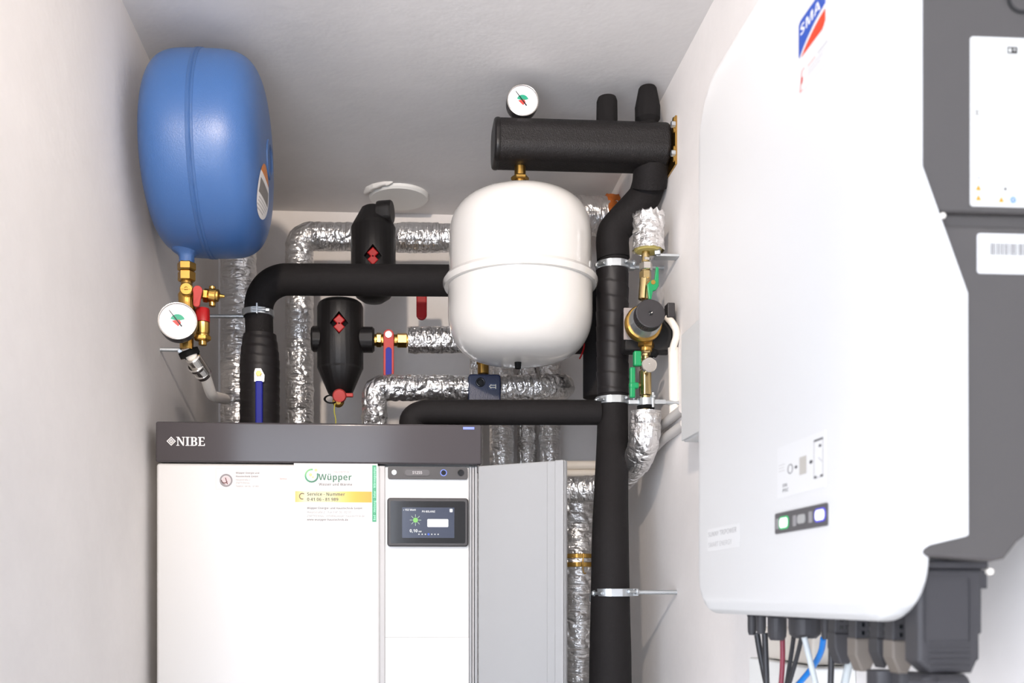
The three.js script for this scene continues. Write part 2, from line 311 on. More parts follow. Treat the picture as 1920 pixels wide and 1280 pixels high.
// ---------------------------------------------------------------- heat pump cabinet
const PF = 1.895, PX0 = P(293, 0, PF).x, PX1 = P(903, 0, PF).x, PTOP = P(293, 790, PF).y, PCAP = P(293, 866, PF).y;
const px2x = (px) => P(px, 0, PF).x, py2y = (py, px = 600) => P(px, py, PF).y;
const pump = thing('heat_pump', 'tall white heat pump cabinet with dark grey top cover and touch display', 'heat pump', V((PX0 + PX1) / 2, 0, -PF - 0.3));
{
  const zf = -PF, xs = px2x(712), xr = px2x(897);
  part('cabinet_body', boxMM(PX0 + 0.002, PX1 - 0.006, 0.03, PCAP + 0.001, zf - 0.62, zf - 0.024, 0.004), M.white, pump);
  for (const x of [PX0 + 0.06, PX1 - 0.06]) for (const z of [zf - 0.08, zf - 0.56]) part('foot', lathe(V(x, 0, z), V(0, 1, 0), [[0, 0], [0.02, 0], [0.02, 0.01], [0.008, 0.014], [0.008, 0.032], [0, 0.032]], 20), M.darkPlastic, pump);
  part('front_panel', boxMM(PX0, xs, 0.045, PCAP - 0.0015, zf - 0.0235, zf, 0.006), M.white, pump);
  part('trim_strip', boxMM(xs - 0.003, px2x(722), 0.045, PCAP - 0.002, zf - 0.0235, zf - 0.007, 0.002), M.trim, pump, 'narrow grey strip between panels');
  const seam = py2y(1195, 800);
  part('control_column', boxMM(px2x(722) - 0.002, px2x(880), seam, PCAP - 0.004, zf - 0.0235, zf - 0.012, 0.001), M.white, pump);
  part('lower_column_panel', boxMM(px2x(722) - 0.002, px2x(880), 0.045, seam, zf - 0.0235, zf - 0.0115, 0.0006), M.white, pump);
  let k = 0;
  for (const [a, b, dz] of [[880.6, 885.4, 0.010], [886.4, 890, 0.013], [891, 896.5, 0.009]]) part('hinge_rib', boxMM(px2x(a), px2x(b), 0.045, PCAP - 0.002, zf - 0.0235, zf - dz, 0.0015), k++ % 2 ? M.trim : M.doorGrey, pump);
  // top cover
  const cap = part('top_cover', boxMM(PX0 - 0.0005, PX1, PCAP, PTOP, zf - 0.621, zf + 0.004, 0.004), M.cap, pump, 'dark grey metal top cover');
  // lettering and emblem on the cover
  const tx = new TextGeometry('NIBE', { font, size: 0.0145, depth: 0.0006, curveSegments: 4 }); tx.computeBoundingBox();
  const silver = mat('silver_print', 0xe4e2e0, 0.35);
  const y0 = py2y(836, 350), y1 = py2y(819.5, 350), x0 = px2x(331), x1 = px2x(385);
  tx.scale((x1 - x0) / tx.boundingBox.max.x, (y1 - y0) / tx.boundingBox.max.y, 1); tx.translate(x0, y0, zf + 0.004);
  part('lettering', tx, silver, cap, 'silver brand lettering');
  const dia = (h) => [[0, h], [h, 0], [0, -h], [-h, 0]].map(([x, y]) => new THREE.Vector2(x, y));
  const ring = (a, b) => { const s = new THREE.Shape(dia(a)); s.holes.push(new THREE.Path(dia(b))); return extrude(s, 0.0006); };
  const em = merge([ring(0.0084, 0.0062), ring(0.0046, 0.0026), extrude(dia(0.0012).map((v) => [v.x, v.y]), 0.0006)]); em.translate(px2x(322), (y0 + y1) / 2, zf + 0.004);
  part('emblem', em, silver, cap, 'small silver double diamond emblem');
  const ledMat = new THREE.MeshStandardMaterial({ color: 0x222244, emissive: 0x7f90ff, emissiveIntensity: 1.2, roughness: 0.3 }); ledMat.name = 'status_led';
  part('status_light', boxMM(px2x(868), px2x(889), py2y(805.5, 880), py2y(801, 880), zf + 0.0035, zf + 0.0046, 0.0005), ledMat, cap, 'thin blue status light');
  // control strip under the cover
  const cs = part('control_strip', slab(px2x(877.5) - px2x(727), py2y(874, 800) - py2y(897, 800), 0.004, 0.006, V(0, 0, 1), V((px2x(727) + px2x(877.5)) / 2, (py2y(874, 800) + py2y(897, 800)) / 2, zf - 0.012)), M.darkPlastic, pump, 'dark strip with sockets and power button');
  const face = zf - 0.006, cyS = py2y(885, 800), torus = (px, r, tr) => new THREE.TorusGeometry(r, tr, 10, 28).translate(px2x(px), cyS, face);
  part('socket_cover', merge([torus(739, 0.0042, 0.001), lathe(V(px2x(739), cyS, face), V(0, 0, 1), [[0.0034, 0], [0.0034, 0.0008], [0, 0.001]], 20)]), M.steel, cs);
  const plate = canvasMat('model_plate', 256, 64, (g, w, h) => { g.fillStyle = '#403e41'; g.fillRect(0, 0, w, h); g.strokeStyle = '#1c1b1d'; g.lineWidth = 5; g.beginPath(); g.roundRect(4, 4, w - 8, h - 8, 26); g.stroke(); g.fillStyle = '#a9a6a6'; g.font = 'bold 36px sans-serif'; g.textAlign = 'center'; g.textBaseline = 'middle'; g.fillText('S1255', w / 2, h / 2 + 2); });
  part('model_plate', slab(px2x(807) - px2x(758), 0.0135, 0.006, 0.0012, V(0, 0, 1), V(px2x(782.5), cyS, face)), plate, cs);
  const pw = new THREE.MeshStandardMaterial({ color: 0x222233, emissive: 0x7f94ff, emissiveIntensity: 1.1, roughness: 0.3 }); pw.name = 'power_ring_led';
  part('power_button', lathe(V(px2x(832), cyS, face), V(0, 0, 1), [[0.0048, 0], [0.0048, 0.001], [0, 0.0014]], 28), M.gloss, cs);
  part('power_ring_light', torus(832, 0.0055, 0.0008), pw, cs, 'lit blue ring');
  part('knob', merge([torus(864.5, 0.0052, 0.0012), lathe(V(px2x(864.5), cyS, face), V(0, 0, 1), [[0.0042, 0], [0.0042, 0.002], [0, 0.002]], 20)]), M.gloss, cs);
  // display
  const dx0 = px2x(726), dx1 = px2x(878.5), dy0 = py2y(1024, 800), dy1 = py2y(933, 800);
  const bez = extrude(roundRect(dx1 - dx0, dy1 - dy0, 0.006), 0.010, 0.0025); bez.translate((dx0 + dx1) / 2, (dy0 + dy1) / 2, zf - 0.012);
  const disp = part('display', bez, M.darkPlastic, pump, 'dark touch display with rounded bezel');
  part('display_glass', slab(dx1 - dx0 - 0.012, dy1 - dy0 - 0.012, 0.003, 0.0006, V(0, 0, 1), V((dx0 + dx1) / 2, (dy0 + dy1) / 2, zf - 0.002)), M.gloss, disp);
  const screen = canvasMat('screen_picture', 784, 456, (g, w, h) => {
    g.fillStyle = '#39445f'; g.fillRect(0, 0, w, h);
    g.fillStyle = '#ffffff'; g.font = 'bold 40px sans-serif'; g.textAlign = 'left';
    g.fillText('‹ 152 Watt', 14, 50); g.textAlign = 'center'; g.fillText('PV-BILANZ', 395, 74);
    g.beginPath(); g.roundRect(712, 18, 46, 52, 10); g.fill();
    g.save(); g.translate(200, 190); g.strokeStyle = '#cfe6cf'; g.lineWidth = 7;
    for (let k = 0; k < 8; k++) { g.rotate(Math.PI / 4); g.beginPath(); g.moveTo(46, 0); g.lineTo(86, 0); g.stroke(); }
    g.fillStyle = '#8fe06a'; g.beginPath(); g.arc(0, 0, 38, 0, 7); g.fill(); g.restore();
    g.fillStyle = '#ffffff'; g.beginPath(); g.roundRect(376, 172, 318, 122, 16); g.fill();
    g.font = 'bold 62px sans-serif'; g.textAlign = 'left'; g.fillText('0,10', 112, 372); g.font = 'bold 30px sans-serif'; g.fillText('kW', 246, 372);
    for (let k = 0; k < 7; k++) { g.fillStyle = k === 3 ? '#3f6cf0' : '#ffffff'; g.beginPath(); g.arc(252 + k * 48, 402, k === 3 ? 17 : 10, 0, 7); g.fill(); }
  }, { emit: 0.8, rough: 0.15 });
  part('screen', slab(px2x(852) - px2x(754), py2y(951, 800) - py2y(1008, 800), 0.001, 0.0005, V(0, 0, 1), V((px2x(852) + px2x(754)) / 2, (py2y(951, 800) + py2y(1008, 800)) / 2, zf - 0.0014)), screen, disp, 'lit screen with sun symbol and reading');
  // stickers on the front panel
  const st1 = canvasMat('address_sticker_print', 1152, 360, (g, w, h) => {
    g.fillStyle = '#d3d2d0'; g.fillRect(0, 0, w, h); g.strokeStyle = '#d8c8c5'; g.lineWidth = 10; g.strokeRect(24, 24, w - 48, h - 48);
    g.fillStyle = '#d7d6d4'; g.fillRect(920, 90, 220, 180);
    g.strokeStyle = '#827b7d'; g.lineWidth = 26; g.beginPath(); g.arc(175, 205, 84, 0, 7); g.stroke();
    g.fillStyle = '#c4b6b7'; g.beginPath(); g.arc(175, 205, 66, 0, 7); g.fill(); g.strokeStyle = '#5e2422'; g.lineWidth = 14; g.beginPath(); g.arc(150, 200, 44, 0.4, 3.2); g.stroke(); g.beginPath(); g.moveTo(165, 165); g.lineTo(195, 262); g.stroke(); g.strokeStyle = '#38302f'; g.lineWidth = 8; g.beginPath(); g.arc(170, 205, 62, 1.6, 3.2); g.stroke();
    g.fillStyle = '#584d4c'; g.font = 'bold 36px sans-serif'; g.fillText('Wüpper Energie und', 320, 104); g.fillText('Haustechnik GmbH', 320, 156);
    g.fillStyle = '#7d7473'; g.font = '34px sans-serif'; g.fillText('Hauptstraße 2', 320, 206); g.fillText('25479 Ellerau', 320, 252); g.fillText('Telefon: 04106 - 81989', 320, 302);
    g.fillStyle = '#c04a38'; g.font = 'bold 30px sans-serif'; g.fillText('› Service', 962, 186);
  });
  const lab = (name, m, a, b, c, d, lb) => part(name, slab(px2x(b) - px2x(a), py2y(c) - py2y(d), 0.0006, 0.0004, V(0, 0, 1), V((px2x(a) + px2x(b)) / 2, (py2y(c) + py2y(d)) / 2, zf)), m, pump, lb);
  lab('address_sticker', st1, 402, 546, 876, 921, 'pale rectangular sticker with round seal');
  const st2 = canvasMat('service_sticker_print', 1256, 880, (g, w, h) => {
    g.fillStyle = '#d5d4d2'; g.fillRect(0, 0, w, h);
    const cx = 266, cy = 192; g.lineWidth = 26;
    const ringG = g.createLinearGradient(180, 110, 350, 290); ringG.addColorStop(0, '#93bf74'); ringG.addColorStop(0.35, '#1f8a5a'); ringG.addColorStop(1, '#0a5a42'); g.strokeStyle = ringG; g.beginPath(); g.arc(cx, cy, 92, -0.4, 4.9); g.stroke();
    g.fillStyle = '#d8b878'; for (const [x, y, r] of [[250, 180, 24], [330, 110, 22], [285, 215, 16]]) { g.beginPath(); g.arc(x, y, r, 0, 7); g.fill(); }
    g.fillStyle = '#5c3c36'; g.font = '42px sans-serif'; g.fillText('Haustechnik', 592, 146);
    g.fillStyle = '#065a3a'; g.font = 'bold 128px sans-serif'; g.save(); g.translate(368, 256); g.scale(1.03, 1); g.fillText('Wüpper', 0, 0); g.restore();
    g.fillStyle = '#3c2622'; g.font = 'bold 54px sans-serif'; g.fillText('Wasser und Wärme', 374, 338); 
    const bar = g.createLinearGradient(0, 0, 1170, 0); bar.addColorStop(0, '#d8ab48'); bar.addColorStop(0.14, '#d6cba8'); bar.addColorStop(0.5, '#d8c892'); bar.addColorStop(0.8, '#d6a418'); bar.addColorStop(1, '#d2940e'); g.fillStyle = bar; g.fillRect(20, 424, 1150, 164);
    g.strokeStyle = '#4e4012'; g.lineWidth = 14; g.beginPath(); g.arc(126, 500, 42, 1.2, 5.4); g.stroke();
    g.fillStyle = '#10261e'; g.font = 'bold 66px sans-serif'; g.fillText('Service - Nummer', 196, 490); g.fillText('0 41 06 - 81 989', 196, 568);
    g.fillStyle = '#2c1c1a'; g.font = 'bold 42px sans-serif'; g.fillText('Wüpper Energie- und Haustechnik GmbH', 196, 690); g.fillStyle = '#585250'; g.font = '42px sans-serif'; g.fillText('Hauptstraße 2    Fax 0 41 06 - 82 93', 196, 750); g.fillText('25479 Ellerau   info@wuepper-haustechnik.de', 196, 806);
    g.fillStyle = '#403230'; g.font = 'bold 42px sans-serif'; g.fillText('www.wuepper-haustechnik.de', 196, 862);
    g.fillStyle = '#128a5c'; g.fillRect(1176, 30, 62, 846); g.save(); g.translate(1226, 856); g.rotate(-Math.PI / 2); g.fillStyle = '#8fd0b0'; g.font = 'bold 46px sans-serif'; g.fillText('Bad · Heizung · Solar · Wärmepumpe', 0, 0, 810); g.restore();
  });
  lab('service_sticker', st2, 551, 708, 867.5, 978, 'white service sticker with green lettering and yellow bar');
  // opened display door, hinged on the right edge
  const hx = px2x(898.5), hinge = V(hx, 0, zf + 0.001), free = P(1062, 860, 1.80), top = PCAP - 0.003;
  const w = Math.hypot(free.x - hx, free.z - hinge.z), ang = Math.atan2(-(free.z - hinge.z), free.x - hx);
  const place = (g) => g.rotateY(ang).translate(hinge.x, 0, hinge.z);
  const door = part('display_door', place(boxMM(0, w, 0.045, top, -0.006, 0.006, 0.003)), M.doorGrey, pump, 'light grey inner side of opened door');
  part('door_lip', place(boxMM(w - 0.034, w - 0.001, 0.046, top - 0.001, 0.0055, 0.010, 0.002)), M.doorGrey, door);
  part('door_rib', place(boxMM(w - 0.017, w - 0.0005, 0.0455, top - 0.0005, 0.0095, 0.014, 0.002)), M.doorGrey, door);
  part('door_clip', boxMM(hx - 0.004, hx + 0.001, top - 0.012, top + 0.002, zf - 0.006, zf + 0.004, 0.001), M.darkPlastic, door);
}

// ---------------------------------------------------------------- gauges and clamps used by several things
const dialMat = canvasMat('gauge_dial_print', 512, 512, (g) => {
  g.fillStyle = '#f6f1f6'; g.fillRect(0, 0, 512, 512); g.translate(256, 256);
  g.fillStyle = '#0d9a76'; g.beginPath(); g.moveTo(0, 0); g.arc(0, 0, 104, -2.85, -0.3); g.closePath(); g.fill();
  g.fillStyle = '#d8392f'; g.beginPath(); g.moveTo(-80, -4); g.lineTo(26, -22); g.lineTo(52, 24); g.lineTo(8, 78); g.lineTo(-54, 22); g.closePath(); g.fill();
  g.strokeStyle = '#b9aeb8'; g.lineWidth = 5;
  for (let k = 0; k <= 24; k++) { const a = 2.36 + k / 24 * 4.71, r = k % 4 ? 206 : 188; g.beginPath(); g.moveTo(r * Math.cos(a), r * Math.sin(a)); g.lineTo(222 * Math.cos(a), 222 * Math.sin(a)); g.stroke(); }
  g.fillStyle = '#8d848e'; g.font = '30px sans-serif'; g.textAlign = 'center'; for (let k = 0; k <= 6; k++) { const a = 2.36 + k / 6 * 4.71; g.fillText(k === 6 ? '4' : String(k === 5 ? 3 : k * 0.5), 160 * Math.cos(a), 160 * Math.sin(a) + 10); }
  g.fillText('bar', 0, 132);
}, { rough: 0.5 });
function gauge(parent, c, n, R) {
  n = n.clone().normalize();
  const o = part('pressure_gauge', lathe(c.clone().addScaledVector(n, -0.026), n, [[0, 0], [R * 0.86, 0], [R * 0.97, 0.006], [R, 0.014], [R, 0.027], [R * 0.95, 0.029], [R * 0.93, 0.0265], [0, 0.0262]], 56), M.darkPlastic, parent, 'round pressure gauge with white dial');
  const z = n, x = V(0, 1, 0).cross(z).normalize(), y = z.clone().cross(x), basis = new THREE.Matrix4().makeBasis(x, y, z);
  const disc = new THREE.CircleGeometry(R * 0.93, 48); disc.applyMatrix4(basis).translate(c.x + n.x * 0.0006, c.y + n.y * 0.0006, c.z + n.z * 0.0006);
  part('dial', disc, dialMat, o);
  const nd = extrude([[-0.0012, -0.012], [0.0012, -0.012], [0.0005, R * 0.72], [-0.0005, R * 0.72]], 0.0006); nd.rotateZ(0.65); nd.applyMatrix4(basis).translate(c.x + n.x * 0.0012, c.y + n.y * 0.0012, c.z + n.z * 0.0012);
  part('needle', nd, M.gloss, o);
  const gl = lathe(c.clone().addScaledVector(n, 0.0026), n, [[R * 0.95, 0], [R * 0.6, 0.0008], [0, 0.0012]], 40); part('glass', gl, M.glass, o);
  const rim = new THREE.TorusGeometry(R * 0.972, R * 0.04, 10, 56); rim.applyMatrix4(basis).translate(c.x + n.x * 0.0025, c.y + n.y * 0.0025, c.z + n.z * 0.0025);
  part('bezel', rim, M.nickel, o);
  return o;
}
function clampRing(c, axis, r, w = 0.014, t = 0.003) { return lathe(c.clone().addScaledVector(axis, -w / 2), axis, [[r, 0], [r + t, 0.0005], [r + t, w - 0.0005], [r, w], [r, 0]], 48); }
function bolt(a, b, r) { return merge([rod(a, b, r), hex(a.clone().lerp(b, -0.12), a.clone().lerp(b, 0.14), r * 1.9)]); }

// ---------------------------------------------------------------- blue expansion vessel
{
  const D = 1.85, EP = 4.0, c = V(P(385, 290, D).x, 0, -D), ang = Math.atan((PPY - 93) / FOCAL) / 2 + Math.atan((PPY - 487) / FOCAL) / 2;
  c.y = EYE + Math.tan(ang) * D - 0.008; const R = 0.1735, xa = LEFT_X + 0.019, xb = P(500, 290, 1.82).x, a = (xb - xa) / 2; c.x = (xa + xb) / 2;
  const prof = []; for (let i = 0; i <= 72; i++) { const t = Math.PI * i / 72, e = 2 / EP; prof.push([R * Math.pow(Math.abs(Math.sin(t)), e), -a * Math.sign(Math.cos(t)) * Math.pow(Math.abs(Math.cos(t)), e)]); }
  const t = thing('blue_expansion_vessel', 'large blue steel expansion vessel hung on the left wall under the ceiling', 'expansion vessel', V(c.x, c.y - R, c.z));
  const g = new THREE.LatheGeometry(prof.map(([r, h]) => new THREE.Vector2(Math.max(r, 1e-5), h)), 96); aim(g, V(1, 0, 0), c);
  part('shell', g, M.blue, t);
  const sx = P(357, 290, 1.70).x, f = Math.abs((sx - c.x) / a), sr = R * Math.pow(1 - Math.pow(f, EP), 1 / EP);
  part('seam', merge([lathe(V(sx, c.y, c.z), V(1, 0, 0), [[sr - 0.002, -0.006], [sr + 0.0012, -0.004], [sr + 0.0016, 0], [sr + 0.0002, 0.002], [sr + 0.0014, 0.004], [sr + 0.0012, 0.007], [sr - 0.002, 0.009]], 110)]), M.blue, t);
  const nx = P(350, 480, D).x;
  part('nozzle', lathe(V(nx, c.y - R - 0.018, c.z), V(0, 1, 0), [[0, 0], [0.0135, 0], [0.0135, 0.010], [0.016, 0.015], [0.026, 0.022], [0.03, 0.034]], 36), M.blue, t);
  part('end_boss', lathe(V(c.x + a - 0.006, c.y - 0.002, c.z), V(1, 0, 0), [[0.036, 0], [0.034, 0.008], [0.026, 0.0095], [0.022, 0.006], [0, 0.006]], 40), M.blue, t);
  // round maker's label on the right hand end
  const lm = canvasMat('vessel_label_print', 256, 256, (k) => { k.fillStyle = '#e6e3e0'; k.fillRect(0, 0, 256, 256); k.fillStyle = '#d07a2c'; k.fillRect(0, 0, 256, 64); k.fillStyle = '#e9e7e6'; k.fillRect(0, 64, 256, 20); k.fillStyle = '#77736f'; k.fillRect(24, 96, 208, 70); k.fillStyle = '#b9b5b1'; for (let i = 0; i < 4; i++) k.fillRect(40, 180 + i * 16, 176 - i * 20, 7); });
  const lc = 0.046, lg = new THREE.CircleGeometry(lc, 48, 0, Math.PI * 2), ring = new THREE.RingGeometry(0.0001, lc, 48, 10), q = ring.attributes.position, lu = ring.attributes.uv;
  for (let i = 0; i < q.count; i++) {                                        // lay the disc on the curved end
    const u = q.getX(i), v = q.getY(i), zz = 0.045 + u, yy = -0.078 + v, rr = Math.hypot(zz, yy), hx = a * Math.pow(Math.max(0, 1 - Math.pow(rr / R, EP)), 1 / EP);
    lu.setXY(i, 0.5 - u / lc / 2, 0.5 + v / lc / 2); q.setXYZ(i, c.x + hx + 0.0006, c.y + yy, c.z + zz);
  }
  ring.computeVertexNormals(); lg.dispose(); lm.side = THREE.DoubleSide;
  part('label', ring, lm, t, 'round white and orange maker label');
  part('wall_strap', merge([boxMM(LEFT_X, c.x - a + 0.03, c.y - 0.02, c.y + 0.02, c.z - 0.12, c.z - 0.05, 0.004)]), M.steel, t);

  // brass valve group with gauge below the vessel
  const v = thing('brass_valve_group', 'brass shut-off and safety valve group below the blue vessel', 'valve', P(352, 650, D));
  const X = (px, py, d = D) => P(px, py, d), up = V(0, 1, 0), front = V(0, 0, 1);
  const ny = c.y - R - 0.018;
  part('union_nut', merge([hex(V(nx, X(350, 508).y, -D), V(nx, ny + 0.001, -D), 0.0165), hex(V(nx, X(350, 528).y, -D), V(nx, X(350, 509).y, -D), 0.0158)]), M.brass, v);
  part('valve_body', lathe(V(nx, X(350, 655).y, -D), up, [[0, 0], [0.012, 0], [0.0125, 0.03], [0.016, 0.04], [0.0165, 0.075], [0.0145, 0.082], [0.0155, 0.098], [0.011, 0.106], [0.010, 0.124], [0, 0.124]], 32), M.brass, v);
  const k = X(349, 541, D - 0.022);
  part('check_cap', merge([lathe(V(k.x, k.y, -D), front, [[0.009, 0], [0.009, 0.012], [0.0118, 0.013], [0.0118, 0.021], [0.010, 0.0225], [0.0035, 0.0225], [0.003, 0.0205], [0, 0.0205]], 28), boxMM(k.x - 0.009, k.x + 0.009, k.y - 0.001, k.y + 0.001, -D + 0.022, -D + 0.0236)]), M.brass, v);
  const arm = X(395, 552, D - 0.005);
  part('drain_cock', merge([rod(V(nx, X(372, 549).y, -D), V(arm.x - 0.006, arm.y, -D), 0.0075), hex(V(arm.x - 0.014, arm.y, -D), V(arm.x - 0.004, arm.y - 0.001, -D), 0.0125), rod(V(arm.x - 0.004, arm.y, -D), V(arm.x + 0.010, arm.y - 0.002, -D), 0.0135), lathe(V(arm.x + 0.010, arm.y, -D), V(1, -0.1, 0), [[0.011, 0], [0.011, 0.003], [0.004, 0.006], [0.0025, 0.014], [0, 0.014]], 20), rod(V(arm.x + 0.002, arm.y + 0.016, -D), V(arm.x + 0.002, arm.y - 0.02, -D), 0.006)]), M.brass, v);
  const lv = X(371, 552, D - 0.02), lsh = new THREE.Shape(); lsh.absarc(0, 0.006, 0.0085, -0.5, Math.PI + 0.5); lsh.lineTo(-0.0062, -0.018); lsh.absarc(-0.0005, -0.018, 0.0058, Math.PI, Math.PI * 2); lsh.closePath();
  const lg2 = extrude(lsh, 0.006, 0.0015); lg2.rotateZ(-0.06); lg2.translate(lv.x, lv.y, lv.z);
  part('lever', lg2, M.redPale, v, 'faded red lever'); 
  part('lever_spindle', rod(V(lv.x, lv.y + 0.006, -D), V(lv.x, lv.y + 0.006, lv.z + 0.002), 0.005), M.brass, v);
  const gc = X(333, 602, D - 0.05); gauge(v, gc, V(0.10, 0.10, 1), 0.0335);
  part('gauge_stem', rod(V(nx, X(345, 612).y, -D), gc.clone().add(V(0, 0, -0.02)), 0.009), M.brass, v);
  const rv = X(380, 592, D - 0.004);
  const rel = part('relief_valve', merge([lathe(V(rv.x, X(380, 648).y, rv.z), up, [[0, 0], [0.007, 0], [0.0072, 0.007], [0.0125, 0.009], [0.0128, 0.018], [0.0112, 0.02], [0.0125, 0.024], [0.0125, 0.040], [0, 0.042]], 28), hex(V(rv.x, X(380, 640).y, rv.z), V(rv.x, X(380, 630).y, rv.z), 0.0148), rod(V(nx, X(380, 625).y, -D), V(rv.x, X(380, 625).y, rv.z), 0.009)]), M.brass, v);
  part('relief_cap', lathe(V(rv.x, X(380, 605).y, rv.z), up, [[0, 0], [0.0128, 0], [0.0125, 0.022], [0.0112, 0.0245], [0, 0.0245]], 32), M.red, rel, 'bright red cap');
  // pipe that leaves the valve group downwards
  const w = thing('supply_pipe', 'cream plastic pipe curving from the brass valve group behind the cabinet', 'pipe', P(412, 745, 2.0));
  const pts = [V(nx, X(350, 650).y, -D), P(366, 680, 1.87), P(384, 702, 1.9), P(397, 742, 1.97), P(422, 748, 2.12)];
  part('tube', sweep(pathOf(pts, 0.02, 0.004), 0.0105, 24), M.ivory, w);
  const sl = (a2, b2, r) => rod(P(...a2), P(...b2), r, 28);
  part('press_sleeve', merge([sl([360, 668, 1.86], [382, 700, 1.895], 0.0145), sl([366, 684, 1.872], [370, 690, 1.88], 0.0155), sl([377, 696, 1.889], [383, 703, 1.9], 0.0155)]), M.nickel, w);
  const br = thing('pipe_bracket', 'short threaded rod bracket from left wall holding the cream pipe', 'bracket', PX(300, 655, LEFT_X));
  const wp = PX(300, 655, LEFT_X); part('threaded_rod', rod(wp, V(P(345, 655, -wp.z).x, wp.y, wp.z), 0.0042, 16), M.steel, br);
  const rc = P(358, 664, 1.868); rc.z = -1.86; part('rubber_ring', lathe(rc.clone().add(V(-0.004, 0.006, 0)), V(0.32, -0.75, -0.15).normalize(), [[0.013, 0], [0.0185, 0.001], [0.0185, 0.011], [0.013, 0.012], [0.013, 0]], 40), M.rubber, br);
  part('rod_link', rod(V(P(345, 655, -wp.z).x, wp.y, wp.z), rc.clone().add(V(-0.018, 0.004, 0)), 0.0042, 16), M.steel, br);
}

// ---------------------------------------------------------------- white expansion vessel
{
  const D = 1.95, c = P(975, 505, D), R = 0.1395, yT = EYE + 0.780, yR = EYE + 0.608, yB = EYE + 0.455, k = 3.4;
  const t = thing('white_expansion_vessel', 'white enamelled expansion vessel hanging from the black manifold', 'expansion vessel', V(c.x, yB, c.z));
  const prof = [], hT = 0.088, hB = 0.098;
  for (let i = 0; i <= 28; i++) { const a = Math.PI / 2 * i / 28; prof.push([R * Math.pow(Math.sin(a), 2 / k), yB + hB * (1 - Math.pow(Math.cos(a), 2 / 2.4))]); }
  prof.push([R * 1.0, yR - 0.006]); prof.push([R * 0.985, yR + 0.006]);
  for (let i = 28; i >= 0; i--) { const a = Math.PI / 2 * i / 28; prof.push([R * 0.985 * Math.pow(Math.sin(a), 2 / k), yT - hT * (1 - Math.pow(Math.cos(a), 2 / 2.4))]); }
  const g = new THREE.LatheGeometry(prof.map(([r, h]) => new THREE.Vector2(Math.max(r, 1e-5), h)), 96); g.translate(c.x, 0, c.z);
  part('shell', g, M.enamel, t);
  part('rim', lathe(V(c.x, yR, c.z), V(0, 1, 0), [[R - 0.002, -0.009], [R + 0.007, -0.0085], [R + 0.0095, -0.004], [R + 0.0098, 0.002], [R + 0.006, 0.008], [R - 0.004, 0.011]], 96), M.enamel, t);
  part('fill_valve', lathe(V(c.x - 0.004, yB + 0.004, c.z), V(0, -1, 0), [[0.007, 0], [0.006, 0.016], [0, 0.017]], 20), M.rubber, t, 'small black valve cap');
  const n = P(977, 330, D);
  part('nipple', merge([rod(V(c.x, yT - 0.004, c.z), V(c.x, yT + 0.057, c.z), 0.011), hex(V(c.x, yT + 0.002, c.z), V(c.x, yT + 0.013, c.z), 0.0165), hex(V(c.x, yT + 0.026, c.z), V(c.x, yT + 0.035, c.z), 0.0175)]), M.brass, t);
}

// ---------------------------------------------------------------- black manifold with gauge and vents
{
  const D = 1.945, zF = -1.897, yT = P(1100, 218, 1.9).y, yB = P(1100, 288, 1.9).y - 0.004, x0 = P(931, 260, 1.9).x, x1 = RIGHT_X - 0.004;
  const dep = 0.094, h = yT - yB + 0.006, t = thing('safety_manifold', 'long black insulated boiler manifold bracketed to the right wall', 'manifold', V(x1, yB, -D));
  const sh = roundRect(dep, h, 0.03), body = extrude(sh, x1 - x0 - 0.004, 0.008, 4); body.rotateY(Math.PI / 2); body.translate(x0, (yT + yB) / 2, zF - dep / 2);
  part('insulation_shell', body, M.epp, t);
  part('end_cap', (() => { const g = extrude(roundRect(dep + 0.002, h + 0.002, 0.031), 0.014, 0.006, 4); g.rotateY(Math.PI / 2); g.translate(x0 - 0.003, (yT + yB) / 2, zF - dep / 2); return g; })(), M.eppSmooth, t);
  const sy = yT - 0.003, st = P(1138, 200, D), vt = P(1216, 180, D);
  part('vent_stub', lathe(V(st.x, sy, -D), V(0, 1, 0), [[0.0195, 0], [0.0205, 0.02], [0.020, 0.054], [0.0175, 0.061], [0, 0.062]], 36), M.foam, t);
  part('air_vent_cap', lathe(V(vt.x - 0.002, sy, -D), V(0, 1, 0), [[0.0195, 0], [0.0195, 0.012], [0.0185, 0.014], [0.0242, 0.022], [0.0245, 0.045], [0.0175, 0.081], [0.0155, 0.084], [0, 0.084]], 36), M.foam, t);
  const gc = P(980, 189, 1.915); gauge(t, gc, V(0.02, 0.02, 1), 0.0305);
  part('gauge_foot', rod(V(gc.x, sy - 0.002, gc.z - 0.012), V(gc.x, gc.y - 0.02, gc.z - 0.012), 0.008), M.brass, t);
  const plate = part('wall_plate', boxMM(RIGHT_X - 0.004, RIGHT_X, yB - 0.014, yT + 0.004, -D - 0.045, -D + 0.052, 0.001), M.brass, t, 'yellow passivated wall plate');
  for (const y of [yT - 0.014, yB + 0.006]) {
    part('bracket_nut', hex(V(RIGHT_X - 0.012, y, zF + 0.004), V(RIGHT_X - 0.004, y, zF + 0.004), 0.0065), M.steel, plate);
    part('bracket_lug', merge([rod(V(RIGHT_X - 0.008, y + 0.010, zF + 0.002), V(RIGHT_X - 0.003, y + 0.010, zF + 0.002), 0.005), rod(V(RIGHT_X - 0.008, y - 0.010, zF + 0.002), V(RIGHT_X - 0.003, y - 0.010, zF + 0.002), 0.005)]), M.brass, plate);
  }
}

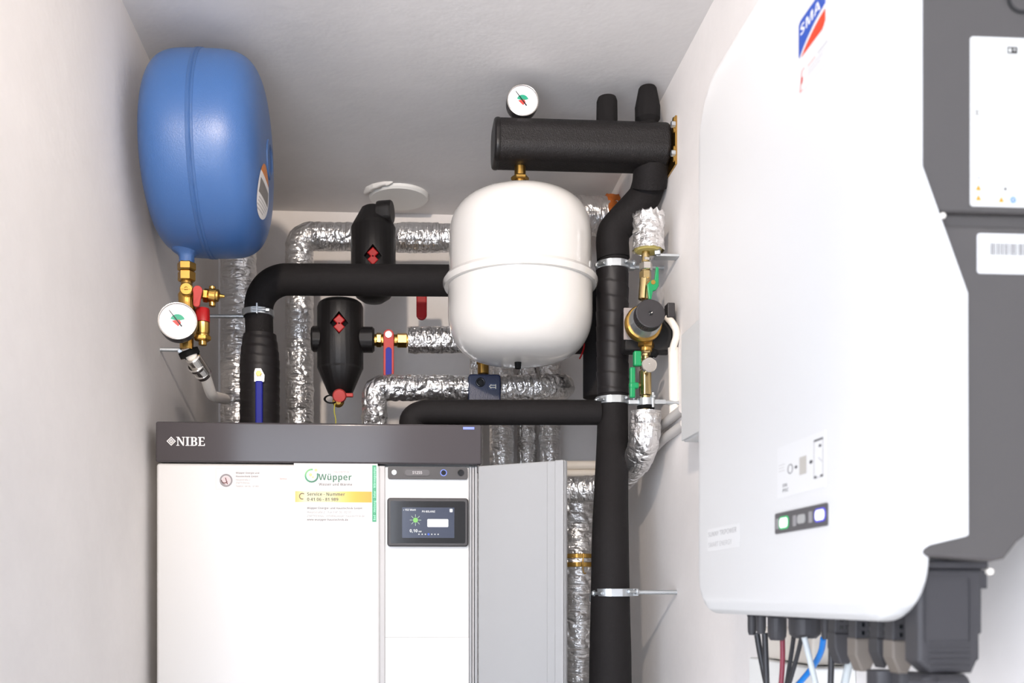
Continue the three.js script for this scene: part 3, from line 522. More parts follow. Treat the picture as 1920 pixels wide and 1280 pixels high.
// ---------------------------------------------------------------- foil wrapped pipes
function foilPipe(label, pts, r, fillet = 0.02, amp = 0.0022, group, seg = 44) {
  const path = pathOf(pts, fillet, 0.004), t = thing('foil_pipe', label, 'pipe', path.reduce((a, b) => (b.y < a.y ? b : a)).clone(), group);
  const g = sweep(path, crumple(r, amp), seg); part('foil_jacket', g, M.foil, t); t.userData.path = undefined; delete t.userData.path; return t;
}
const low = (px, d) => { const p = P(px, 800, d); return V(p.x, PTOP, p.z); };
foilPipe('foil-wrapped pipe rising behind the brass valve group below the blue vessel', [low(447, 2.34), P(447, 470, 2.34), P(447, 380, 2.34)], 0.040);
const mitred = foilPipe('foil-wrapped pipe with mitred corner running level through the upper black separator', [low(562, 2.4), P(561, 443, 2.4), P(1000, 448, 2.4)], 0.0325, 0.028);
{ const a = P(800, 446, 2.4), rg = part('foil_tape', sweep(pathOf([P(752, 445, 2.4), P(822, 446, 2.4)], 0, 0.004), crumple(0.0345, 0.002, 70), 44), M.foil, mitred); }
foilPipe('short foil-wrapped pipe between the red and blue lever valve and the white vessel', [P(765, 637, 2.2), P(890, 637, 2.2)], 0.0285, 0.03);
foilPipe('foil-wrapped pipe with crumpled corner leading to the navy actuator', [low(702, 2.12), P(702, 727, 2.12), P(884, 727, 2.12)], 0.0262, 0.02, 0.0032);
foilPipe('foil-wrapped pipe with rounded elbow leaving the navy actuator below the white vessel', [P(934, 727, 2.12), P(1050, 725, 2.14), P(1056, 725, 2.42)], 0.0265, 0.045, 0.0035);
const trio = ['widest of three vertical foil-wrapped pipes behind the cabinet', 'slimmest of three vertical foil-wrapped pipes, between the other two behind the cabinet', 'vertical foil-wrapped pipe next to the black riser, one of three behind the cabinet'];
for (const [i, [px, r, d]] of [[941, 0.0315, 2.58], [988, 0.0255, 2.60], [1031, 0.0275, 2.58]].entries()) foilPipe(trio[i], [V(P(px, 900, d).x, 0, -d), P(px, 620, d)], r, 0.02, 0.0022, 'foil pipes dropping behind the cabinet door', 32);
foilPipe('thin foil-wrapped pipe rising beside the brass nipple of the navy actuator', [V(P(893, 790, 2.565).x, 0, -2.565), P(893, 600, 2.565)], 0.0175, 0.02, 0.0018);
const stub = foilPipe('fat foil-wrapped pipe entering the right wall with orange foam collar', [P(1000, 404, 2.42), V(RIGHT_X - 0.004, P(1100, 404, 2.42).y, -2.42)], 0.046, 0.02, 0.003);
part('foam_collar', sweep(pathOf([V(RIGHT_X - 0.030, P(1100, 404, 2.42).y, -2.42), V(RIGHT_X - 0.001, P(1100, 404, 2.42).y, -2.42)], 0, 0.004), (s, L, a, p, dir) => 0.049 + 0.006 * n3(p.x * 90 + dir.y * 4, dir.x * 4, dir.z * 4 + dir.y * 3), 40), M.foamOrange, stub, 'orange expanding foam');

// ---------------------------------------------------------------- black separators
function diamond(hw, hh) { return [[0, hh], [hw, 0], [0, -hh], [-hw, 0]]; }
function separator(label, c, R, prof, winY, dTop) {
  const t = thing('separator', label, 'separator', V(c.x, Math.min(...prof.map((p) => p[1])), c.z));
  const g = new THREE.LatheGeometry(prof.map(([r, y]) => new THREE.Vector2(Math.max(r, 1e-4), y)), 72); g.translate(c.x, 0, c.z);
  const cut = new THREE.ExtrudeGeometry(new THREE.Shape(diamond(0.0195, 0.0245).map(([x, y]) => new THREE.Vector2(x, y))), { depth: 0.03, bevelEnabled: false }); cut.translate(c.x, winY, c.z + R - 0.018);
  const A = new Brush(g), B = new Brush(cut); A.updateMatrixWorld(); B.updateMatrixWorld();
  const res = CSG.evaluate(A, B, SUBTRACTION).geometry; part('insulation_shell', toCreasedNormals(res, 0.5), M.eppSmooth, t);
  { const fl = extrude(diamond(0.0195, 0.0245), 0.0006); fl.translate(c.x, winY, c.z + R - 0.0181); part('recess_floor', fl, M.rubber, t); }
  for (const dy of [0.0075, -0.0075]) { const d = extrude(diamond(0.0125, 0.0125), 0.012, 0.002, 2); d.translate(c.x, winY + dy, c.z + R - 0.0175); part('red_marker', d, M.red, t, 'red diamond marker in recess'); }
  return t;
}
{
  const D = 2.26, c = P(700, 480, D), y = (py) => P(700, py, D).y, R = 0.0495;
  const t = separator('black moulded separator with pointed top behind the level black pipe', V(c.x, 0, -D), R, [[0, y(568)], [0.022, y(566)], [0.038, y(557)], [R, y(540)], [R, y(428)], [R - 0.004, y(421)], [0.026, y(391)], [0.02, y(388)], [0, y(387)]], y(492));
  const s = P(712, 404, D); part('side_cap', lathe(V(s.x - 0.004, s.y, -D + 0.016), V(1, 0, 0.25), [[0, 0], [0.024, 0.001], [0.025, 0.006], [0.025, 0.03], [0.023, 0.033], [0, 0.033]], 36), M.eppSmooth, t);
}
{
  const D = 2.2, c = P(638, 620, D), y = (py) => P(638, py, D).y, R = 0.0497;
  const t = separator('black moulded separator with cone-shaped bottom and red drain cap', V(c.x, 0, -D), R, [[0, y(742)], [0.021, y(742)], [0.026, y(738)], [R - 0.002, y(694)], [R, y(690)], [R, y(577)], [R - 0.003, y(570)], [R - 0.009, y(566)], [0, y(565)]], y(616));
  const my = y(636);
  part('port_sleeve', rod(V(c.x - 0.062, my, -D), V(c.x, my, -D), 0.0275, 32), M.eppSmooth, t); part('port_sleeve', rod(V(c.x, my, -D), V(P(702, 636, D).x, my, -D), 0.0275, 32), M.eppSmooth, t);
  const dc = P(636, 738, D - 0.045);
  part('drain_cap', merge([lathe(V(dc.x, dc.y, -D + 0.022), V(0, -0.2, 1), [[0, 0], [0.0145, 0.001], [0.015, 0.016], [0.0125, 0.021], [0, 0.022]], 32), boxMM(dc.x + 0.008, dc.x + 0.029, dc.y - 0.004, dc.y + 0.004, -D + 0.026, -D + 0.036, 0.002)]), M.redPale, t, 'faded red drain cap with tab');
  const dv = P(634, 752, D - 0.02);
  part('drain_valve', merge([rod(V(dc.x, y(741), -D + 0.01), V(dv.x, dv.y, -D + 0.02), 0.009), lathe(dv, V(0.1, -0.3, 1), [[0, 0], [0.0125, 0.001], [0.0125, 0.008], [0.006, 0.012], [0.005, 0.02], [0, 0.02]], 28)]), M.brass, t);
  const lp = new THREE.TorusGeometry(0.011, 0.002, 10, 30); lp.scale(1.25, 0.75, 1); lp.translate(dv.x - 0.014, dv.y + 0.002, dv.z + 0.012); part('retaining_loop', lp, M.rubber, t);
  part('seal_cord', sweep(pathOf([P(628, 756, D - 0.03), P(626, 772, D - 0.03), P(630, 784, D - 0.03), V(P(627, 800, D - 0.03).x, PTOP, -D + 0.03)], 0.01, 0.003), 0.0012, 8), M.cord, t, 'thin yellow green cord');
  // shut-off valve with red and blue lever to its right
  const v = thing('lever_valve', 'brass ball valve with pale red lever and blue inlay', 'valve', P(729, 703, D));
  const ax = (px) => V(P(px, 636, D).x, my, -D);
  part('valve_body', merge([rod(ax(700), ax(768), 0.0128, 28), hex(ax(705), ax(716), 0.0158), hex(ax(744), ax(764), 0.0158), lathe(ax(729), V(0, 0, 1), [[0.0125, 0], [0.0125, 0.016], [0.008, 0.018], [0.008, 0.026], [0, 0.026]], 24)]), M.brass, v);
  const hs = new THREE.Shape(); hs.absarc(0, 0, 0.0112, 0, Math.PI); hs.lineTo(-0.0112, -0.083); hs.absarc(0, -0.083, 0.0112, Math.PI, Math.PI * 2); hs.closePath();
  const hg = extrude(hs, 0.007, 0.0018); hg.translate(ax(729).x, my + 0.004, -D + 0.026); const lever = part('lever', hg, M.redPale, v, 'pale red lever');
  const bs = new THREE.Shape(); bs.absarc(0, -0.034, 0.0065, 0, Math.PI); bs.lineTo(-0.0065, -0.083); bs.absarc(0, -0.083, 0.0065, Math.PI, Math.PI * 2); bs.closePath();
  const bg = extrude(bs, 0.003, 0.0008); bg.translate(ax(729).x, my + 0.004, -D + 0.0312); part('lever_inlay', bg, M.blueLever, lever, 'violet blue inlay');
  part('lever_screw', lathe(V(ax(729).x, my + 0.004, -D + 0.032), V(0, 0, 1), [[0.0072, 0], [0.0072, 0.003], [0.0045, 0.0045], [0, 0.0045]], 24), M.nickel, lever);
}
{ // red lever hanging below the level black pipe
  const D = 2.36, a = P(790, 553, D), t = thing('red_lever', 'dark red ball valve lever hanging below the level black pipe', 'lever', P(790, 596, D - 0.03));
  const s = new THREE.Shape(); s.moveTo(-0.012, 0.03); s.lineTo(-0.012, -0.036); s.absarc(0, -0.036, 0.012, Math.PI, Math.PI * 2); s.lineTo(0.012, 0.03); s.closePath();
  const g = extrude(s, 0.009, 0.003); g.translate(a.x, P(790, 577, D).y + 0.012, -D + 0.022); part('grip', g, M.red, t);
  part('valve_body', merge([rod(P(770, 528, D), P(812, 528, D), 0.016), rod(P(790, 528, D), V(a.x, P(790, 540, D).y, -D + 0.024), 0.008)]), M.brass, t);
}

// ---------------------------------------------------------------- navy actuator on the foil line
{
  const D = 2.12, c = P(909, 727, D), t = thing('actuator', 'navy blue valve actuator box below the white vessel', 'actuator', P(909, 752, D));
  const x0 = P(878.5, 727, D - 0.032).x, x1 = P(939, 727, D - 0.032).x, y0 = P(909, 753, D - 0.032).y, y1 = P(909, 701, D - 0.032).y;
  const g = extrude(roundRect(x1 - x0, y1 - y0, 0.006), 0.064, 0.003); g.translate((x0 + x1) / 2, (y0 + y1) / 2, -D - 0.032); const b = part('housing', g, M.navy, t);
  const k = P(901, 716, D - 0.034); part('knob_socket', merge([new THREE.TorusGeometry(0.0078, 0.0022, 10, 30).translate(k.x, k.y, -D + 0.032), lathe(V(k.x, k.y, -D + 0.0305), V(0, 0, 1), [[0.0075, 0], [0.0075, 0.002], [0, 0.002]], 24)]), M.gloss, b);
  const l = P(924, 724, D - 0.034); const lm = canvasMat('arrow_print', 64, 48, (q, w, h) => { q.fillStyle = '#1f2d50'; q.fillRect(0, 0, w, h); q.strokeStyle = '#c9c6b4'; q.lineWidth = 6; q.beginPath(); q.moveTo(20, 8); q.lineTo(6, 24); q.lineTo(20, 40); q.moveTo(14, 14); q.lineTo(54, 14); q.moveTo(14, 32); q.lineTo(54, 32); q.moveTo(56, 6); q.lineTo(56, 42); q.stroke(); });
  part('arrow_print', slab(0.0165, 0.0125, 0.001, 0.0004, V(0, 0, 1), V(l.x, l.y, -D + 0.032)), lm, b);
  part('brass_nipple', merge([rod(P(906, 702, D), P(906, 664, D), 0.0118), hex(P(906, 684, D), P(906, 672, D), 0.0142)]), M.brass, t);
}

// ---------------------------------------------------------------- black foam pipes
{ // level pipe with elbow and wrapped ball valve, left
  const D = 2.135, t = thing('foam_pipe', 'black foam-insulated pipe with elbow and blue lever valve rising from the cabinet', 'pipe', low(487, D));
  const pts = [low(487, D), P(487, 660, D), P(484, 523.5, D), P(845, 526, D), P(1122, 528, D), P(1122, 745, D)];
  const path = pathOf(pts, [0.02, 0.062, 0.02, 0.06], 0.005);
  part('foam_sleeve', sweep(path, (s, L) => 0.0288 + 0.0038 * Math.min(1, Math.max(0, (s - 0.26) / 0.08)), 36), M.foam, t);
  part('branch_sleeve', sweep(pathOf([P(1010, 640, 2.2), P(1095, 640, 2.2), P(1116, 640, 2.14)], 0.02, 0.005), 0.027, 32), M.foam, t);
  // tape wrapped valve section
  const wr = pathOf([low(487, D), P(487, 628, D)], 0, 0.003);
  part('tape_wrap', sweep(wr, (s, L, a) => { const ph = (s / 0.019 + a / (2 * Math.PI)) % 1; return 0.0340 + 0.0070 * Math.sin(Math.min(1, Math.max(0, (L - s) / 0.07)) * Math.PI / 2) + 0.0012 * (ph < 0 ? ph + 1 : ph) - 0.0006; }, 48), M.tape, t);
  const st = P(486, 703, D - 0.046), zf = -D + 0.044;
  const vp = part('valve_handle_plate', merge([extrude([[-0.0105, -0.014], [0.0105, -0.014], [0.0115, 0.000], [0.004, 0.014], [-0.008, 0.014], [-0.0105, 0.006]], 0.004, 0.001).translate(st.x, st.y, zf), lathe(V(st.x, st.y + 0.002, zf - 0.02), V(0, 0, 1), [[0.006, 0], [0.006, 0.028], [0, 0.028]], 20)]), M.nickel, t);
  part('handle_nut', hex(V(st.x, st.y + 0.002, zf + 0.004), V(st.x, st.y + 0.002, zf + 0.011), 0.0062), M.brass, vp);
  const l0 = P(487, 718, D - 0.05), l1 = P(487, 792, D - 0.05); part('handle_grip', boxMM(st.x - 0.0075, st.x + 0.0075, PTOP + 0.001, st.y - 0.012, zf - 0.002, zf + 0.008, 0.0035), M.blueLever, vp, 'blue lever grip');
  const c = P(483, 588, D), k = thing('pipe_clamp', 'galvanised clamp with rod to the left wall on the black elbow pipe', 'clamp', V(c.x, c.y, -D));
  part('clamp_ring', clampRing(V(c.x + 0.001, c.y, -D), V(0, 1, 0), 0.0303, 0.013), M.steel, k);
  part('clamp_screw', merge([bolt(V(c.x + 0.024, c.y, -D + 0.03), V(c.x - 0.006, c.y, -D + 0.036), 0.0024), boxMM(c.x + 0.002, c.x + 0.005, c.y - 0.009, c.y + 0.012, -D + 0.028, -D + 0.038)]), M.steel, k);
  part('clamp_rod', rod(V(LEFT_X, P(430, 594, D).y, -D), V(c.x - 0.028, P(430, 594, D).y + 0.002, -D), 0.0042, 16), M.steel, k);
}
{ // lower level pipe behind the cabinet cover and the tall riser
  const D = 1.985, t = thing('foam_pipe', 'black foam-insulated pipe lying level just behind the cabinet top', 'pipe', low(775, D));
  part('foam_sleeve', sweep(pathOf([low(772, D), P(772, 773, D), P(1030, 773, D), P(1124, 773, D)], [0.035, 0.02], 0.005), 0.0247, 36), M.foam, t);
  const R0 = 1.99, r = thing('foam_pipe', 'tall black foam-insulated riser from the floor to the manifold beside the right wall', 'pipe', V(P(1147, 1280, 1.86).x, 0, -1.86));
  const b = P(1146, 1280, 1.88), run = [V(b.x, 0, b.z), P(1144, 1000, 1.9), P(1149, 800, R0), P(1149, 480, R0), P(1153, 436, R0)];
  const y770 = P(1149, 770, R0).y, y1280 = b.y;
  part('foam_sleeve', sweep(pathOf(run, 0.05, 0.006), (s, L, a, p) => 0.0298 + 0.0105 * Math.min(1, Math.max(0, (y770 - p.y) / (y770 - y1280))) + 0.0008 * n3(p.x * 8, p.y * 9, 3), 40), M.foam, r);
  part('upper_elbow', sweep(pathOf([P(1150, 486, R0), P(1147, 440, R0), P(1158, 424, R0), P(1196, 384, R0), P(1214, 362, R0), P(1221, 306, 1.95)], [0.02, 0.025, 0.02, 0.03], 0.004), 0.0325, 40), M.foam, r);
  part('elbow_collar', sweep(pathOf([P(1217, 352, 1.97), P(1222, 300, 1.945)], 0, 0.006), 0.0338, 40), M.foam, r);
  const wrapY0 = P(1149, 740, R0).y, wrapY1 = P(1149, 505, R0).y, x = P(1149, 600, R0).x;
  part('tape_wrap', sweep(pathOf([V(x, wrapY0, -R0), V(x - 0.001, wrapY1, -R0)], 0, 0.003), (s, L, a) => { const ph = (s / 0.030 + a / (2 * Math.PI)) % 1; return 0.0312 + 0.0012 * ph + 0.001 * n3(s * 30, a * 2, 1); }, 40), M.tape, r);
  const cl = (py, rr, d, label, wallPy) => {
    const c = P(1149, py, d), k = thing('pipe_clamp', label, 'clamp', c.clone());
    part('clamp_ring', clampRing(c, V(0, 1, 0.02).normalize(), rr, 0.015, 0.0035), M.steel, k);
    part('clamp_screw', merge([bolt(V(c.x + rr + 0.006, c.y + 0.001, c.z + 0.022), V(c.x + rr - 0.012, c.y + 0.001, c.z + 0.034), 0.003), bolt(V(c.x - rr - 0.004, c.y - 0.002, c.z + 0.012), V(c.x - rr + 0.008, c.y - 0.002, c.z + 0.03), 0.003), boxMM(c.x + rr - 0.006, c.x + rr + 0.012, c.y - 0.007, c.y + 0.007, c.z - 0.004, c.z + 0.012, 0.001)]), M.steel, k);
    part('clamp_rod', rod(V(c.x + rr + 0.004, c.y, c.z), V(RIGHT_X, c.y + (wallPy ?? 0), c.z), 0.0042, 16), M.steel, k);
    return k;
  };
  cl(500, 0.0305, R0, 'galvanised clamp on the black riser just below its slanted elbow');
  cl(752, 0.0305, R0, 'galvanised clamp on the black riser level with the green lever valves');
  const k = cl(1110, 0.0345, 1.895, 'galvanised clamp low on the black riser with rod to the right wall');
  part('clamp_lug', (() => { const c = P(1122, 1120, 1.895); return boxMM(c.x - 0.014, c.x + 0.008, c.y - 0.008, c.y + 0.006, c.z - 0.02, c.z - 0.008, 0.002); })(), M.steel, k);
  single('red_wire', sweep(pathOf([P(1096, 640, 2.13), P(1095, 652, 2.12), P(1090, 666, 2.12), P(1087, 672, 2.13)], 0.006, 0.002), 0.0018, 8), M.red, 'thin red wire hanging beside the white vessel', 'wire');
}
// back column visible between the cabinet door and the riser
{
  const D = 2.3, t = foilPipe('fat foil-wrapped duct with brass clamp between the cabinet door and riser', [V(P(1085, 1000, D).x, 0, -D), P(1084, 945, D)], 0.041, 0.02, 0.0026);
  const c = P(1084, 1052, D);
  part('brass_clamp', merge([lathe(V(c.x, c.y - 0.014, -D), V(0, 1, 0), [[0.0425, 0], [0.045, 0.001], [0.045, 0.010], [0.0425, 0.011], [0.0425, 0]], 40), lathe(V(c.x, c.y + 0.006, -D), V(0, 1, 0), [[0.0425, 0], [0.045, 0.001], [0.045, 0.009], [0.0425, 0.010], [0.0425, 0]], 40), sweep(pathOf([V(c.x + 0.004, c.y + 0.016, -D + 0.047), V(c.x + 0.001, c.y - 0.012, -D + 0.05), V(c.x + 0.004, c.y - 0.03, -D + 0.049), V(c.x + 0.009, c.y - 0.028, -D + 0.048)], 0.004, 0.002), 0.0015, 10)]), M.brass, t);
  foilPipe('level foil-wrapped pipe crossing from the circulation pump to the fat duct', [P(1060, 918, 2.16), P(1128, 917, 2.14), P(1166, 896, 2.06), P(1208, 845, 1.9), P(1211, 770, 1.895)], 0.0285, [0.03, 0.03, 0.05], 0.0026);
  for (const [py, r] of [[872, 0.0105], [887, 0.0085]]) single('plastic_pipe', sweep(pathOf([P(1055, py, 2.4), V(RIGHT_X, P(1118, py - 1, 2.4).y, -2.4)], 0, 0.01), r, 24), M.ivory, py < 880 ? 'thicker cream plastic pipe crossing level behind the riser' : 'thinner cream plastic pipe crossing level behind the riser', 'pipe');
}

// ---------------------------------------------------------------- circulation pump group by the right wall
{
  const D = 1.89, ax = (py, px = 1212) => P(px, py, D), up = V(0, 1, 0), front = V(0, 0, 1);
  const s = thing('foil_sleeve', 'short foil-wrapped pipe end with ragged top above the green lever valve', 'pipe', ax(472, 1216));
  const top = ax(402, 1217), bot = ax(470, 1215);
  const g = sweep(pathOf([bot, top], 0, 0.003), (q, L, a, p, dir) => crumple(0.0292, 0.0035, 60)(q, L, a, p, dir) + 0.004 * Math.max(0, (q / L) - 0.85) * n3(a * 9, 1, 2), 48, false);
  { const q = g.attributes.position, w = 49, n = q.count / w; for (let k = 0; k < w; k++) for (const i of [n - 1, n - 2]) { const a = (k % 48) / 48 * 6.283; q.setY((i * w) + k, q.getY(i * w + k) + 0.007 * n3(Math.cos(a) * 5, Math.sin(a) * 5, i === n - 1 ? 0.3 : 0.2)); } g.computeVertexNormals(); }
  part('foil_jacket', g, M.foil, s);
  part('wool_core', rod(V(bot.x, bot.y - 0.002, bot.z), V(top.x, top.y - 0.004, top.z), 0.0262, 36), M.wool, s, 'yellow mineral wool core');
  const tab = thing('sleeve_bracket', 'small galvanised angle bracket between foil pipe end and right wall', 'bracket', P(1245, 480, D));
  part('arm', boxMM(P(1228, 480, D).x, RIGHT_X, P(1240, 484, D).y, P(1240, 479, D).y, -D - 0.012, -D + 0.012, 0.001), M.steel, tab);
  part('fixing_nut', hex(V(P(1227, 476, D).x - 0.002, P(1227, 477, D).y, -D + 0.012), V(P(1234, 476, D).x, P(1227, 477, D).y, -D + 0.016), 0.006), M.steel, tab);

  const v = thing('pump_valve', 'brass ball valve with green lever above the circulation pump', 'valve', ax(560, 1209));
  part('valve_body', merge([rod(ax(563, 1207), ax(470, 1211), 0.0075), rod(ax(562, 1206), ax(520, 1209), 0.0095), hex(ax(524, 1210), ax(508, 1210), 0.0112), rod(ax(535, 1209), V(ax(535, 1224).x, ax(535).y, -D + 0.02), 0.006)]), M.brassPale, v);
  part('union_nut', merge([hex(ax(507, 1211), ax(492, 1211), 0.0125), hex(ax(490, 1211), ax(483, 1212), 0.0088)]), M.nickel, v);
  const lv = P(1222, 530, D - 0.02), lg = extrude([[0.008, 0.030], [0.013, 0.028], [0.013, -0.006], [0.008, -0.014], [0.002, -0.016], [-0.001, -0.032], [-0.006, -0.031], [-0.009, -0.004], [-0.002, 0.004], [0.005, 0.006]], 0.006, 0.0015); lg.translate(lv.x - 0.001, lv.y - 0.001, lv.z);
  const lev = part('lever', lg, M.green, v, 'green lever'); part('lever_screw', lathe(V(lv.x + 0.001, lv.y - 0.001, lv.z + 0.005), front, [[0.0042, 0], [0.0042, 0.0025], [0, 0.0035]], 20), M.brass, lev);

  const p = thing('circulation_pump', 'small brass circulation pump with ribbed black round knob', 'pump', ax(640, 1218));
  const kc = P(1220, 587, D - 0.075), dir = V(0.03, 0.12, 1).normalize(), N = 72, ks = new THREE.Shape();
  for (let i = 0; i < N * 2; i++) { const a = i / (N * 2) * Math.PI * 2, r = i % 2 ? 0.0268 : 0.0276; i ? ks.lineTo(r * Math.cos(a), r * Math.sin(a)) : ks.moveTo(r * Math.cos(a), r * Math.sin(a)); }
  const kg = new THREE.ExtrudeGeometry(ks, { depth: 0.020, bevelEnabled: true, bevelSize: 0.0016, bevelThickness: 0.002, bevelOffset: -0.0016, bevelSegments: 2 }); kg.rotateX(Math.PI / 2); kg.rotateX(Math.PI); aim(kg, dir, kc.clone().addScaledVector(dir, -0.022));
  const knob = part('motor_cap', kg, M.darkPlastic, p, 'ribbed black motor cap'); part('cap_centre', lathe(kc.clone().addScaledVector(dir, -0.001), dir, [[0.0042, 0], [0.0042, 0.0022], [0.0028, 0.0028], [0, 0.0012]], 20), M.gloss, knob);
  part('motor_ring', lathe(kc.clone().addScaledVector(dir, -0.046), dir, [[0, 0], [0.0300, 0.001], [0.0302, 0.012], [0.0275, 0.020], [0.0275, 0.026], [0, 0.026]], 48), M.steel, p);
  part('volute', merge([lathe(kc.clone().addScaledVector(dir, -0.070), dir, [[0, 0], [0.024, 0], [0.0315, 0.006], [0.0352, 0.016], [0.0352, 0.024], [0.033, 0.0275], [0.030, 0.0275]], 48), rod(ax(660, 1211), ax(620, 1213), 0.0115), hex(ax(652, 1211), ax(640, 1212), 0.0155)]), M.brass, p);
  const bx = (a, b, c, d, z0, z1, r) => boxMM(P(a, c, D).x, P(b, c, D).x, P(a, d, D).y, P(a, c, D).y, z0, z1, r);
  part('insulation_half', bx(1172, 1262, 576, 656, -D - 0.04, -D - 0.002, 0.004), M.eppSmooth, p); part('back_plate', bx(1169, 1192, 577, 637, -D - 0.0015, -D + 0.003, 0.002), mat('taupe_plate', 0x8f8682, 0.6), p);
  part('terminal_box', bx(1246, 1260, 573, 600, -D - 0.002, -D + 0.022, 0.002), M.darkPlastic, p);

  const w = thing('green_valve_pair', 'brass valve body with two green levers below the circulation pump', 'valve', ax(745, 1209));
  part('valve_body', merge([rod(ax(770, 1210), ax(655, 1211), 0.0088), rod(ax(742, 1210), ax(694, 1210), 0.0112, 24), rod(ax(692, 1210), ax(668, 1211), 0.0105), hex(ax(664, 1211), ax(650, 1211), 0.0112), rod(V(ax(722, 1179).x, ax(722).y, -D + 0.004), ax(722, 1210), 0.0045), rod(V(ax(680, 1198).x, ax(680).y, -D + 0.004), ax(680, 1210), 0.006)]), M.brassPale, w);
  const disc = P(1218, 683, D - 0.03); part('check_disc', merge([lathe(V(disc.x, disc.y, -D), front, [[0.009, 0], [0.009, 0.018], [0.0142, 0.02], [0.0142, 0.028], [0.013, 0.0295], [0.002, 0.0295], [0.0015, 0.0285], [0, 0.0285]], 32)]), M.nickel, w);
  const bc = P(1229, 661, D - 0.02); part('test_plug', merge([rod(V(bc.x - 0.012, bc.y - 0.010, -D + 0.004), V(bc.x, bc.y, -D + 0.014), 0.0035), rod(V(bc.x - 0.003, bc.y - 0.004, -D + 0.012), V(bc.x + 0.003, bc.y + 0.004, -D + 0.018), 0.0068)]), M.rubber, w);
  part('lever', bx(1184, 1198, 662, 690, -D + 0.008, -D + 0.022, 0.003), M.green, w, 'short green lever');
  part('lever', merge([bx(1178, 1188, 691, 748, -D + 0.006, -D + 0.016, 0.0025), bx(1177, 1195, 719, 731, -D + 0.004, -D + 0.017, 0.004)]), M.green, w, 'long green lever');
  const cc = ax(754, 1211), k = thing('pipe_clamp', 'galvanised clamp with bolts on the foil pipe below the green levers', 'clamp', cc.clone());
  part('clamp_ring', clampRing(cc, up, 0.0125, 0.014, 0.004), M.steel, k);
  part('clamp_arm', merge([boxMM(P(1178, 754, D).x, cc.x - 0.013, cc.y - 0.004, cc.y + 0.004, -D - 0.004, -D + 0.004, 0.001), boxMM(cc.x + 0.013, P(1246, 754, D).x, cc.y - 0.0045, cc.y + 0.004, -D, -D + 0.010, 0.001), rod(V(cc.x + 0.010, cc.y - 0.012, -D + 0.014), V(cc.x + 0.010, cc.y + 0.016, -D + 0.014), 0.0028), hex(V(cc.x + 0.010, cc.y + 0.006, -D + 0.014), V(cc.x + 0.010, cc.y + 0.011, -D + 0.014), 0.0052), rod(V(cc.x + 0.02, cc.y, -D + 0.006), V(RIGHT_X, cc.y - 0.002, -D + 0.006), 0.0042)]), M.steel, k);
  part('rubber_liner', lathe(V(cc.x, cc.y - 0.013, cc.z), up, [[0.009, 0], [0.0165, 0.001], [0.0165, 0.006], [0.009, 0.007], [0.009, 0]], 32), M.rubber, k);

  // ivory hose from the pump into a conduit
  const h = thing('cable_conduit', 'ivory cable hose curving from the circulation pump into a straight conduit', 'conduit', P(1262, 770, D));
  part('hose', sweep(pathOf([V(P(1249, 597, D).x, P(1249, 597, D).y, -D + 0.008), P(1262, 606, D - 0.02), P(1271, 625, D - 0.015), P(1261, 652, D - 0.005), P(1261, 668, D)], 0.018, 0.003), 0.0068, 20), M.ivory, h);
  part('conduit_tube', sweep(pathOf([P(1262, 652, D), P(1264, 775, D)], 0, 0.01), 0.0096, 24), M.ivory, h);
  single('plastic_pipe', sweep(pathOf([P(1205, 838, 2.06), P(1240, 798, 1.95), P(1281, 766, 1.84)], 0.02, 0.005), 0.0092, 24), M.pipeGrey, 'upper of two grey plastic pipes slanting up to the right wall', 'pipe');
  single('plastic_pipe', sweep(pathOf([P(1205, 864, 2.06), P(1240, 826, 1.95), P(1284, 794, 1.84)], 0.02, 0.005), 0.0092, 24), M.pipeGrey, 'lower of two grey plastic pipes slanting up to the right wall', 'pipe');
}
{ // flat grey box on the right wall
  const x = RIGHT_X - 0.045, a = PX(1277, 626, x), b = PX(1277, 829, x), t = thing('junction_box', 'flat pale grey distribution box on the right wall beside the white inverter', 'box', V(RIGHT_X, b.y, a.z + 0.12));
  part('housing', boxMM(x + 0.004, RIGHT_X, b.y, a.y, a.z, a.z + 0.26, 0.003), M.boxGrey, t);
  part('cover', boxMM(x, x + 0.0038, b.y + 0.002, a.y - 0.002, a.z + 0.001, a.z + 0.259, 0.0015), M.boxGrey, t);
}

